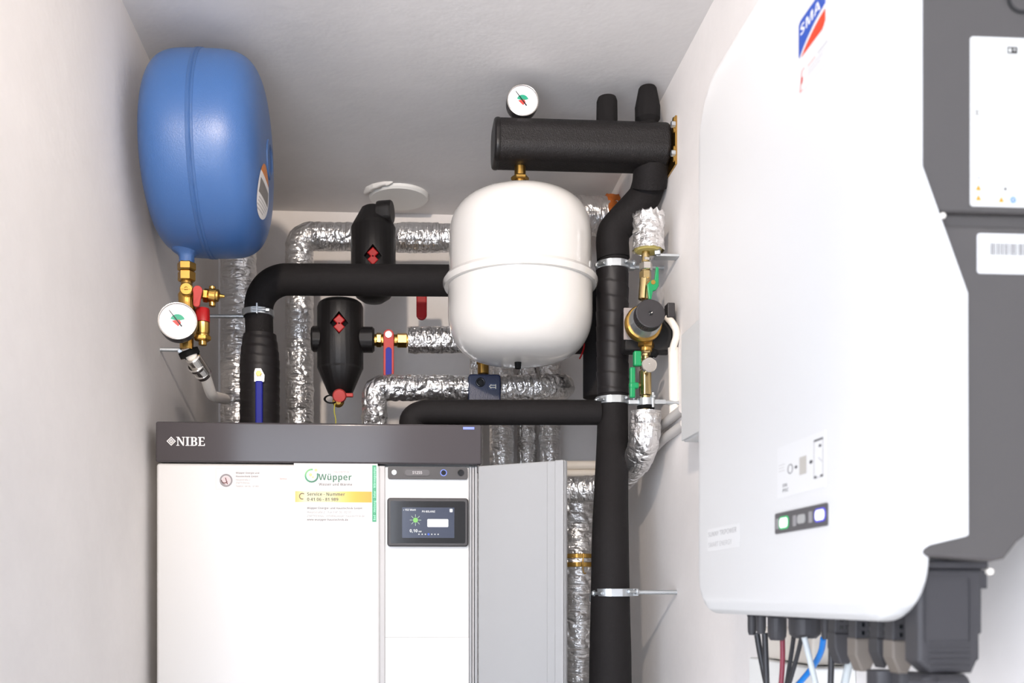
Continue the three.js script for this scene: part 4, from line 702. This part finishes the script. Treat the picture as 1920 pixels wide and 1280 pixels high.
// ---------------------------------------------------------------- inverter on the right wall
{
  const FX = 0.3626, far = PX(1304, 600, FX), near = PX(1720, 600, FX + 0.017), dF = -far.z, dN = -near.z;
  const yT = EYE + 0.612, yB = EYE - 0.0185, mid = -(dF + dN) / 2, W = dF - dN, H = yT - yB;
  const t = thing('solar_inverter', 'large white solar inverter with dark grey sides on the right wall', 'inverter', V(RIGHT_X, yB, mid));
  // front cover: rounded outline (local x runs from far to near), turned so that it faces the opposite wall
  const sh = new THREE.Shape(), a = -W / 2, b = W / 2, c = -H / 2, d = H / 2, r1 = 0.05, r2 = 0.05, r3 = 0.075;
  sh.moveTo(a + r1, c); sh.lineTo(b - r2, c); sh.absarc(b - r2, c + r2, r2, -Math.PI / 2, 0); sh.lineTo(b, d - 0.03); sh.absarc(b - 0.03, d - 0.03, 0.03, 0, Math.PI / 2); sh.lineTo(a + r3, d); sh.absarc(a + r3, d - r3, r3, Math.PI / 2, Math.PI); sh.lineTo(a, c + r1); sh.absarc(a + r1, c + r1, r1, Math.PI, Math.PI * 1.5);
  const g = new THREE.ExtrudeGeometry(sh, { depth: 0.004, bevelEnabled: true, bevelSize: 0.016, bevelThickness: 0.014, bevelOffset: -0.016, bevelSegments: 7, curveSegments: 24 }); // z: -0.014 .. 0.018
  const place = (q) => q.rotateY(-Math.PI / 2).translate(FX, (yT + yB) / 2, mid);     // local +z looks to -x
  const cov = toCreasedNormals(g, 0.5); cov.translate(0, 0, -0.018); place(cov);
  const cover = part('front_cover', cov, M.inverterWhite, t, 'plain white front cover');
  const X = (px) => P(px, 500, dN).x, Y = (py, px = 1800) => P(px, py, dN).y;
  // stepped side flap of the cover
  const flapPts = [[FX + 0.017, Y(300) + 0.002], [X(1813), Y(550)], [X(1813) + 0.0005, Y(1003)], [X(1808), Y(1006)], [X(1742), Y(1022)], [X(1730), Y(1030)], [X(1723), Y(1048)], [FX + 0.017, Y(1060)]];
  const flap = extrude(flapPts, 0.006, 0.001); flap.translate(0, 0, -dN - 0.004); part('cover_side', flap, M.inverterWhite, cover);
  const flap2 = extrude(flapPts, 0.006, 0.001); flap2.translate(0, 0, -dF + 0.001); part('cover_side', flap2, M.inverterWhite, cover);
  // dark housing
  const gy = Y(398, 1850), gl = Y(423, 1850), x0 = FX + 0.018, x1 = RIGHT_X - 0.02, z0 = -dF + 0.004, z1 = -dN - 0.0004;
  const side = (pts, zA, zB) => { const q = extrude(pts, zB - zA, 0.003); q.translate(0, 0, zA); return q; };
  part('upper_housing', side([[x0, gy], [x1, gy], [x1, yT - 0.012], [x0, yT - 0.012]], z0, z1), M.inverterGrey, t, 'dark grey upper housing');
  part('housing_groove', side([[x0 + 0.002, gl - 0.002], [x1 - 0.003, gl - 0.002], [x1 - 0.003, gy + 0.002], [x0 + 0.002, gy + 0.002]], z0, z1 - 0.006), M.inverterGrey, t);
  const lowY = Y(1052, 1850);
  part('lower_housing', side([[x0, lowY + 0.004], [X(1862), lowY], [X(1885), Y(1047)], [X(1910), Y(1015)], [X(1950), Y(985)], [x1, Y(940)], [x1, gl], [x0, gl]], z0, z1), M.inverterGrey, t, 'dark grey lower housing');
  part('wall_mount', boxMM(x1 - 0.002, RIGHT_X, yB + 0.16, yT - 0.06, mid - 0.16, mid + 0.16, 0.002), M.steel, t);
  part('side_screw', lathe(V(X(1766), Y(406), z1 - 0.004), V(0, 0, 1), [[0.0022, 0], [0.0022, 0.006], [0, 0.0066]], 16), M.ivory, t);
  part('handle_recess', lathe(V(X(1916), Y(-8), z1 - 0.001), V(0, 0, 1), [[0.011, 0], [0.0115, 0.002], [0.009, 0.002], [0.008, 0.0005], [0, 0.0005]], 36), M.gloss, t);
  // labels on the side
  const tri = (q, x, y, s) => { q.fillStyle = '#c98a00'; q.beginPath(); q.moveTo(x, y - s); q.lineTo(x + s, y + s * 0.8); q.lineTo(x - s, y + s * 0.8); q.closePath(); q.fill(); q.fillStyle = '#7a5a10'; q.fillRect(x - 2, y - s * 0.3, 4, s * 0.6); };
  const lp = canvasMat('rating_label_print', 512, 848, (q, w, h) => {
    q.fillStyle = '#d6d6d2'; q.fillRect(0, 0, w, h); q.fillStyle = '#2c2a28'; q.fillRect(200, 44, 56, 36);
    q.fillStyle = '#d6d6d2'; q.fillRect(208, 52, 14, 20); q.fillRect(236, 52, 8, 12); q.fillStyle = '#7e7b76';
    for (let i = 0; i < 26; i++) { const y = 40 + i * 25; if (i < 5) { q.fillRect(22, y, 100 + (i * 37) % 40, 5); continue; } q.fillRect(22, y, 40 + (i * 53) % 60, 5); q.fillRect(150, y, 30 + (i * 29) % 50, 5); q.fillRect(320, y, 60 + (i * 41) % 90, 5); }
    q.fillStyle = '#6c6964'; q.fillRect(30, 372, 12, 16); q.font = 'bold 26px sans-serif'; q.fillText('CE', 24, 716);
    tri(q, 44, 756, 17); tri(q, 44, 806, 17); tri(q, 168, 812, 17); q.fillStyle = '#2c6cc0'; q.beginPath(); q.arc(232, 812, 18, 0, 7); q.fill(); q.strokeStyle = '#d6d6d2'; q.lineWidth = 4; q.beginPath(); q.arc(232, 812, 9, 0, 7); q.stroke();
    q.strokeStyle = '#a5a3a0'; q.lineWidth = 4; q.strokeRect(84, 746, 22, 22); q.beginPath(); q.arc(140, 760, 12, 0, 7); q.stroke(); q.fillStyle = '#6b6967'; q.beginPath(); q.arc(190, 758, 10, 0, 7); q.fill(); tri(q, 330, 806, 17); tri(q, 420, 806, 17);
  });
  const sideLabel = (name, m, pa, ya, yb, w, lb) => { const hgt = Y(ya, pa) - Y(yb, pa), x = P(pa, ya, dN + 0.003).x; part(name, slab(w, hgt, 0.0022, 0.0004, V(0, 0, 1), V(x + w / 2, Y(yb, pa) + hgt / 2, z1)), m, t, lb); };
  sideLabel('rating_label', lp, 1815, 68, 386, 0.072, 'tall white rating label with warning signs');
  const bp = canvasMat('barcode_label_print', 512, 256, (q, w, h) => { q.fillStyle = '#d9d9d8'; q.fillRect(0, 0, w, h); q.fillStyle = '#3f3d3c'; let x = 66; for (let i = 0; x < 270; i++) { const wd = 3 + ((i * 7) % 5); q.fillRect(x, 60, wd, 78); x += wd + 3 + ((i * 5) % 4); } q.fillStyle = '#9c9a98'; q.fillRect(66, 156, 180, 7); q.fillRect(300, 90, 120, 7); q.fillRect(300, 120, 90, 7); });
  sideLabel('barcode_label', bp, 1828, 437, 512, 0.075, 'small white barcode label');
  // things on the front: positions read on the plane of the cover
  const F = (px, py) => PX(px, py, FX - 0.0001);
  const faceSlab = (pa, pb, pyTop, pyBot, at, r, th) => {      // far px, near px, y of top and bottom edge at px = at
    const A = F(pa, 900), B = F(pb, 900), y1 = F(at, pyTop).y, y0 = F(at, pyBot).y;
    return slab(B.z - A.z, y1 - y0, r, th, V(-1, 0, 0), V(FX, (y0 + y1) / 2, (A.z + B.z) / 2));
  };
  const strip = part('status_strip', faceSlab(1455, 1553, 963, 1001, 1456, 0.002, 0.0012), mat('status_strip_grey', 0x4c4a4c, 0.45), cover, 'dark strip with three status lights');
  const led = (px, py, s, col, em, k, ring) => {
    const p = F(px, py), n = V(-1, 0, 0), o = new THREE.MeshStandardMaterial({ color: 0x888888, emissive: col, emissiveIntensity: em, roughness: 0.4 }); o.name = 'indicator_led';
    if (ring) { const rm = new THREE.MeshStandardMaterial({ color: 0x333333, emissive: ring, emissiveIntensity: 1.0, roughness: 0.4 }); rm.name = 'indicator_led_edge'; part('indicator_light_edge', slab(s * 2.35, s * 1.18, s * 0.5, 0.0004, n, V(FX - 0.0012, p.y, p.z)), rm, strip); }
    part('indicator_light', slab(s * 1.85, s * 0.88, s * 0.38, 0.0007, n, V(FX - 0.0012, p.y, p.z)), o, strip, k);
  };
  led(1472, 979.5, 0.0102, 0xffffff, 1.3, 'lit green status light', 0x00b866); led(1505, 972.5, 0.0092, 0x999999, 0.35, 'pale status light with a faint glow'); led(1540, 965, 0.0100, 0xf2f4ff, 1.3, 'lit blue status light', 0x3a35d8);  // the pale middle light carries a faint glow in its material
  const sym = mat('grey_symbol_print', 0x8d8b8c, 0.5);
  for (const px of [1460, 1492, 1522]) { const p = F(px, px === 1460 ? 982 : px === 1492 ? 976 : 969); part('symbol', slab(0.0075, 0.010, 0.001, 0.0003, V(-1, 0, 0), V(FX - 0.0012, p.y, p.z)), sym, strip); }
  const dia = canvasMat('instruction_sticker_print', 512, 512, (q, w, h) => {
    q.fillStyle = '#dadad9'; q.fillRect(0, 0, w, h); q.strokeStyle = '#3f3c40'; q.fillStyle = '#2c2a30'; q.lineWidth = 8;
    q.beginPath(); q.ellipse(150, 250, 26, 44, 0, 0, 7); q.stroke(); q.beginPath(); q.arc(214, 250, 15, 0, 7); q.fill(); q.beginPath(); q.arc(372, 248, 17, 0, 7); q.fill();
    q.strokeStyle = '#a5a3a3'; q.lineWidth = 6; q.strokeRect(402, 60, 88, 350); q.fillRect(402, 60, 88, 16); q.fillRect(402, 392, 26, 22); q.fillRect(464, 392, 26, 22); q.beginPath(); q.arc(462, 126, 13, 0, 7); q.fill(); q.beginPath(); q.moveTo(446, 230); q.lineTo(482, 276); q.stroke();
    q.fillStyle = '#bab8b5'; q.fillRect(18, 180, 70, 6); q.fillRect(18, 210, 60, 6); q.fillRect(18, 240, 72, 6); q.fillStyle = '#b4b0a8'; q.fillRect(250, 170, 76, 170);
    q.fillStyle = '#3c3a40'; q.font = 'bold 44px sans-serif'; q.fillText('SN', 60, 410); q.fillText('PIC', 60, 460);
  });
  part('instruction_sticker', faceSlab(1458, 1548, 840, 935, 1459, 0.001, 0.0004), dia, cover, 'white sticker with scanning instructions');
  const nm = canvasMat('model_name_print', 512, 200, (q, w, h) => { q.fillStyle = '#d6d6d5'; q.fillRect(0, 0, w, h); q.fillStyle = '#8a8989'; q.font = '56px sans-serif'; q.fillText('SUNNY TRIPOWER', 10, 70, 490); q.fillStyle = '#a4a3a2'; q.fillText('SMART ENERGY', 10, 165, 390); }, { rough: 0.42 });
  part('model_name', faceSlab(1327, 1386, 992, 1033, 1330, 0.0005, 0.00006), nm, cover);
  const lg = canvasMat('logo_print', 512, 512, (q, w, h) => {
    q.fillStyle = '#d6d6d5'; q.fillRect(0, 0, w, h); q.save(); q.beginPath(); q.roundRect(0, 0, w, h, [60, 0, 60, 0]); q.clip();
    q.fillStyle = '#1b49a8'; q.fillRect(0, 0, w, h); q.fillStyle = '#d6d2d1'; q.beginPath(); q.moveTo(0, 512); q.quadraticCurveTo(220, 280, 512, 236); q.lineTo(512, 512); q.closePath(); q.fill();
    q.fillStyle = '#d23a0c'; q.beginPath(); q.moveTo(52, 512); q.quadraticCurveTo(260, 340, 512, 296); q.lineTo(512, 512); q.closePath(); q.fill();
    q.fillStyle = '#dcdcdc'; q.font = 'bold 190px sans-serif'; q.fillText('SMA', 30, 215, 400); q.restore();
  });
  part('logo', faceSlab(1498, 1547.5, 42, 112, 1499, 0.004, 0.0004), lg, cover, 'blue and red brand logo');
  const sm = canvasMat('test_seal_print', 512, 320, (q, w, h) => { q.fillStyle = '#d6d6d5'; q.fillRect(0, 0, w, h); q.strokeStyle = '#c84a40'; q.lineWidth = 12; q.beginPath(); q.moveTo(86, 30); q.lineTo(46, 30); q.lineTo(14, 290); q.lineTo(56, 290); q.stroke(); q.fillStyle = '#b83026'; q.beginPath(); q.ellipse(46, 160, 14, 46, 0.1, 0, 7); q.fill(); q.fillStyle = '#d08a80'; q.fillRect(140, 60, 120, 16); q.fillStyle = '#96939a'; q.fillRect(300, 60, 150, 14); q.fillStyle = '#bcbabb'; q.fillRect(140, 110, 270, 14); q.fillRect(140, 150, 240, 14); q.fillRect(140, 190, 200, 14); });
  part('test_seal', faceSlab(1499, 1560, 134, 178, 1500, 0.001, 0.0003), sm, cover);

  // connectors under the inverter
  const plug = (label, d0, d1, xa, xb, ya, yb, m, fn) => { const o = thing('connector', label, 'connector', V((xa + xb) / 2, yb, -(d0 + d1) / 2)); part('housing', boxMM(xa, xb, yb, ya, -d1, -d0, 0.004), m, o); if (fn) fn(o); return o; };
  const bottom = yB + 0.002, YY = (py, dd, px = 1780) => P(px, py, dd).y;
  { // big mains connector seen from the side
    const d0 = 0.735, d1 = 0.757, xa = P(1722, 1200, d0).x, xb = P(1838, 1200, d0).x, o = thing('connector', 'big dark grey mains connector with ribbed grip under the inverter', 'connector', V((xa + xb) / 2, YY(1262, d0), -(d0 + d1) / 2));
    const pr = [[xa, YY(1066, d0)], [xa, YY(1240, d0)], [xa + 0.010, YY(1262, d0)], [xb - 0.006, YY(1262, d0)], [xb - 0.002, YY(1240, d0)], [xb, YY(1236, d0)], [xb, YY(1190, d0)], [xb + 0.002, YY(1186, d0)], [xb + 0.002, YY(1066, d0)]];
    const hq = extrude(pr.slice().reverse(), d1 - d0, 0.003); hq.translate(0, 0, -d1); part('housing', hq, M.plug, o);
    part('recess_frame', (() => { const w0 = xb - xa - 0.012, h0 = YY(1080, d0) - YY(1206, d0), s = roundRect(w0, h0, 0.003); s.holes.push(roundRect(w0 - 0.003, h0 - 0.003, 0.002)); const q = extrude(s, 0.0014); q.translate((xa + xb) / 2 - 0.001, (YY(1080, d0) + YY(1206, d0)) / 2, -d0 - 0.0004); return q; })(), M.plug, o);
    for (let i = 0; i < 4; i++) { const y = YY(1217 + i * 11, d0); part('grip_rib', boxMM(xa + 0.008, xb - 0.008, y - 0.0012, y + 0.0012, -d0 - 0.001, -d0 + 0.0014, 0.0006), M.plug, o); }
    part('flange', boxMM(xa - 0.002, P(1856, 1060, d0).x, YY(1066, d0), YY(1050, d0), -d1, -d0 - 0.001, 0.002), M.plug, o); part('latch', boxMM(xb, xb + 0.007, YY(1103, d0), YY(1068, d0), -d0 - 0.02, -d0 - 0.002, 0.001), M.plug, o);
    part('screw', lathe(V(P(1856, 1071, d0).x, YY(1071, d0), -d0 - 0.004), V(0, 0, 1), [[0.0026, 0], [0.0026, 0.005], [0, 0.006]], 16), M.ivory, o);
    part('cable_gland', merge([rod(V((xa + xb) / 2 - 0.002, YY(1264, d0), -0.746), V((xa + xb) / 2 - 0.002, YY(1264, d0) - 0.05, -0.745), 0.02, 32), hex(V((xa + xb) / 2 - 0.002, YY(1270, d0), -0.746), V((xa + xb) / 2 - 0.002, YY(1270, d0) - 0.02, -0.745), 0.024)]), M.plug, o);
    const gr = rod(V(P(1722, 1055, 0.745).x - 0.004, YY(1053, 0.745), -0.745), V(P(1772, 1053, 0.745).x, YY(1053, 0.745), -0.745), 0.0042, 16); part('earth_screw', gr, M.steel, o); part('earth_nut', hex(V(P(1773, 1053, 0.745).x, YY(1053, 0.745), -0.745), V(P(1787, 1053, 0.745).x, YY(1053, 0.745), -0.745), 0.0055), M.ivory, o);
  }
  const stepPlug = (label, px0, px1, dd, topPy, midPy, botPy, m) => {           // latch collar above a tapering grip
    const xa = P(px0, 1200, dd).x, xb = P(px1, 1200, dd).x, o = thing('connector', label, 'connector', V((xa + xb) / 2, YY(botPy, dd, px0), -dd - 0.02));
    const pr = [[xa, YY(midPy, dd)], [xb, YY(midPy, dd)], [xb, YY(botPy - 22, dd)], [xb - 0.005, YY(botPy, dd)], [xa + 0.006, YY(botPy, dd)], [xa, YY(botPy - 30, dd)]]; const q = extrude(pr.reverse(), 0.018, 0.002); q.translate(0, 0, -dd - 0.018); part('grip', q, m, o);
    const cl = part('collar', boxMM(xa + 0.001, xb - 0.001, YY(midPy, dd) - 0.001, Math.max(YY(topPy, dd), bottom), -dd - 0.017, -dd - 0.002, 0.0015), M.plug, o);
    for (const [i, j] of [[0, 0], [1, 0], [0, 1], [1, 1]]) part('latch_slot', boxMM(xa + 0.006 + i * 0.0055, xa + 0.0095 + i * 0.0055, YY(midPy - 10 - j * 15, dd) - 0.002, YY(midPy - 10 - j * 15, dd) + 0.002, -dd - 0.005, -dd - 0.0015, 0.0004), M.gloss, cl);
    return o;
  };
  stepPlug('dark connector with taupe grip beside the big mains connector', 1674, 1714, 0.80, 1150, 1200, 1262, M.plugPale);
  stepPlug('slim dark connector with taupe grip between two dark connectors', 1604, 1642, 0.88, 1150, 1196, 1258, M.plugPale);
  stepPlug('black connector body between the two taupe grips', 1645, 1672, 0.85, 1150, 1196, 1252, M.plug);
  stepPlug('charcoal connector beside the grey and white cables', 1565, 1603, 0.95, 1150, 1186, 1244, M.plug);
  const boots = [[1656, 0.83, 0.013, 1256, 'dark round cable boot below the black connector'], [1700, 0.82, 0.015, 1260, 'wide dark cable boot below the taupe connector']];
  for (const [px, dd, r, py, lb] of boots) single('cable_boot', lathe(P(px, 1330, dd), V(0, 1, 0), [[0, 0], [r * 0.7, 0], [r * 0.9, 0.012], [r, 0.02], [r, P(px, py, dd).y - P(px, 1330, dd).y], [0, P(px, py, dd).y - P(px, 1330, dd).y]], 28), M.plug, lb, 'cable boot');
  // small glands at the far end
  const gl2 = (px0, px1, dd, py, lb) => { const x = P((px0 + px1) / 2, 1180, dd).x, r = (P(px1, 1180, dd).x - P(px0, 1180, dd).x) / 2, y0 = P(px0, py, dd).y, o = thing('cable_gland', lb, 'gland', V(x, y0, -dd)); part('nut', lathe(V(x, y0, -dd), V(0, 1, 0), [[0, 0], [r * 0.7, 0], [r * 0.95, 0.004], [r, 0.01], [r, bottom - y0], [0, bottom - y0]], 18), M.plug, o); part('thread_ring', lathe(V(x, bottom - 0.006, -dd), V(0, 1, 0), [[r, 0], [r * 1.1, 0.001], [r * 1.1, 0.006], [r, 0.007]], 24), M.cableBlack, o); };
  gl2(1402, 1418, 1.16, 1190, 'small dark gland at the far end under the inverter'); gl2(1418, 1436, 1.14, 1188, 'small dark gland next to the end gland'); gl2(1440, 1474, 1.10, 1200, 'ribbed dark gland above the dark red cable'); gl2(1480, 1538, 1.04, 1196, 'wide dark gland above the black and pale cables'); gl2(1540, 1556, 1.0, 1198, 'narrow dark gland above the blue cable');
  const cable = (lb, m, r, pts) => single('cable', sweep(pathOf(pts.map((q) => P(...q)), 0.03, 0.004), r, 18), m, lb, 'cable');
  cable('thin black cable hanging from the end gland', M.cableBlack, 0.0034, [[1419, 1186, 1.15], [1426, 1230, 1.15], [1441, 1300, 1.15]]);
  cable('black cable hanging close beside the end gland cable', M.cableBlack, 0.0034, [[1434, 1186, 1.14], [1436, 1240, 1.14], [1438, 1300, 1.14]]);
  cable('dark red cable hanging under the ribbed gland', M.cableRed, 0.0028, [[1467, 1196, 1.10], [1468, 1240, 1.10], [1463, 1300, 1.10]]);
  cable('black cable next to the dark red cable', M.cableBlack, 0.0024, [[1488, 1194, 1.06], [1484, 1225, 1.07], [1472, 1300, 1.09]]);
  cable('black cable leaning behind the pale cable', M.cableBlack, 0.0024, [[1503, 1194, 1.05], [1495, 1230, 1.06], [1474, 1300, 1.08]]);
  cable('pale grey cable leaning across the blue cable', M.cableGrey, 0.0030, [[1508, 1194, 1.02], [1518, 1235, 1.02], [1534, 1300, 1.02]]);
  cable('bright blue cable curving away under the inverter', M.cableBlue, 0.0031, [[1544, 1196, 1.0], [1540, 1226, 1.02], [1516, 1262, 1.06], [1480, 1300, 1.10]]);
  cable('thick black cable beside the charcoal connector', M.cableBlack, 0.0030, [[1559, 1160, 0.97], [1559, 1230, 0.97], [1557, 1300, 0.97]]);
  cable('pale grey cable dropping from the charcoal connector', M.cableGrey, 0.0038, [[1592, 1240, 0.97], [1588, 1262, 0.97], [1580, 1300, 0.97]]);
  // pale trunking box on the wall behind the cables
  const ta = PX(1500, 1200, RIGHT_X - 0.05), tr = thing('wall_trunking', 'white cable trunking on the right wall behind the hanging cables', 'trunking', V(RIGHT_X - 0.02, 0.9, -1.28));
  part('channel', boxMM(RIGHT_X - 0.05, RIGHT_X, 0.9, P(1520, 1238, 1.28).y, -1.36, -1.14, 0.003), M.whitePlastic, tr);
  part('upper_channel', boxMM(RIGHT_X - 0.04, RIGHT_X, P(1520, 1236, 1.28).y, yB - 0.02, -1.33, -1.17, 0.003), M.ivory, tr);
}
renderer.render(scene, camera);
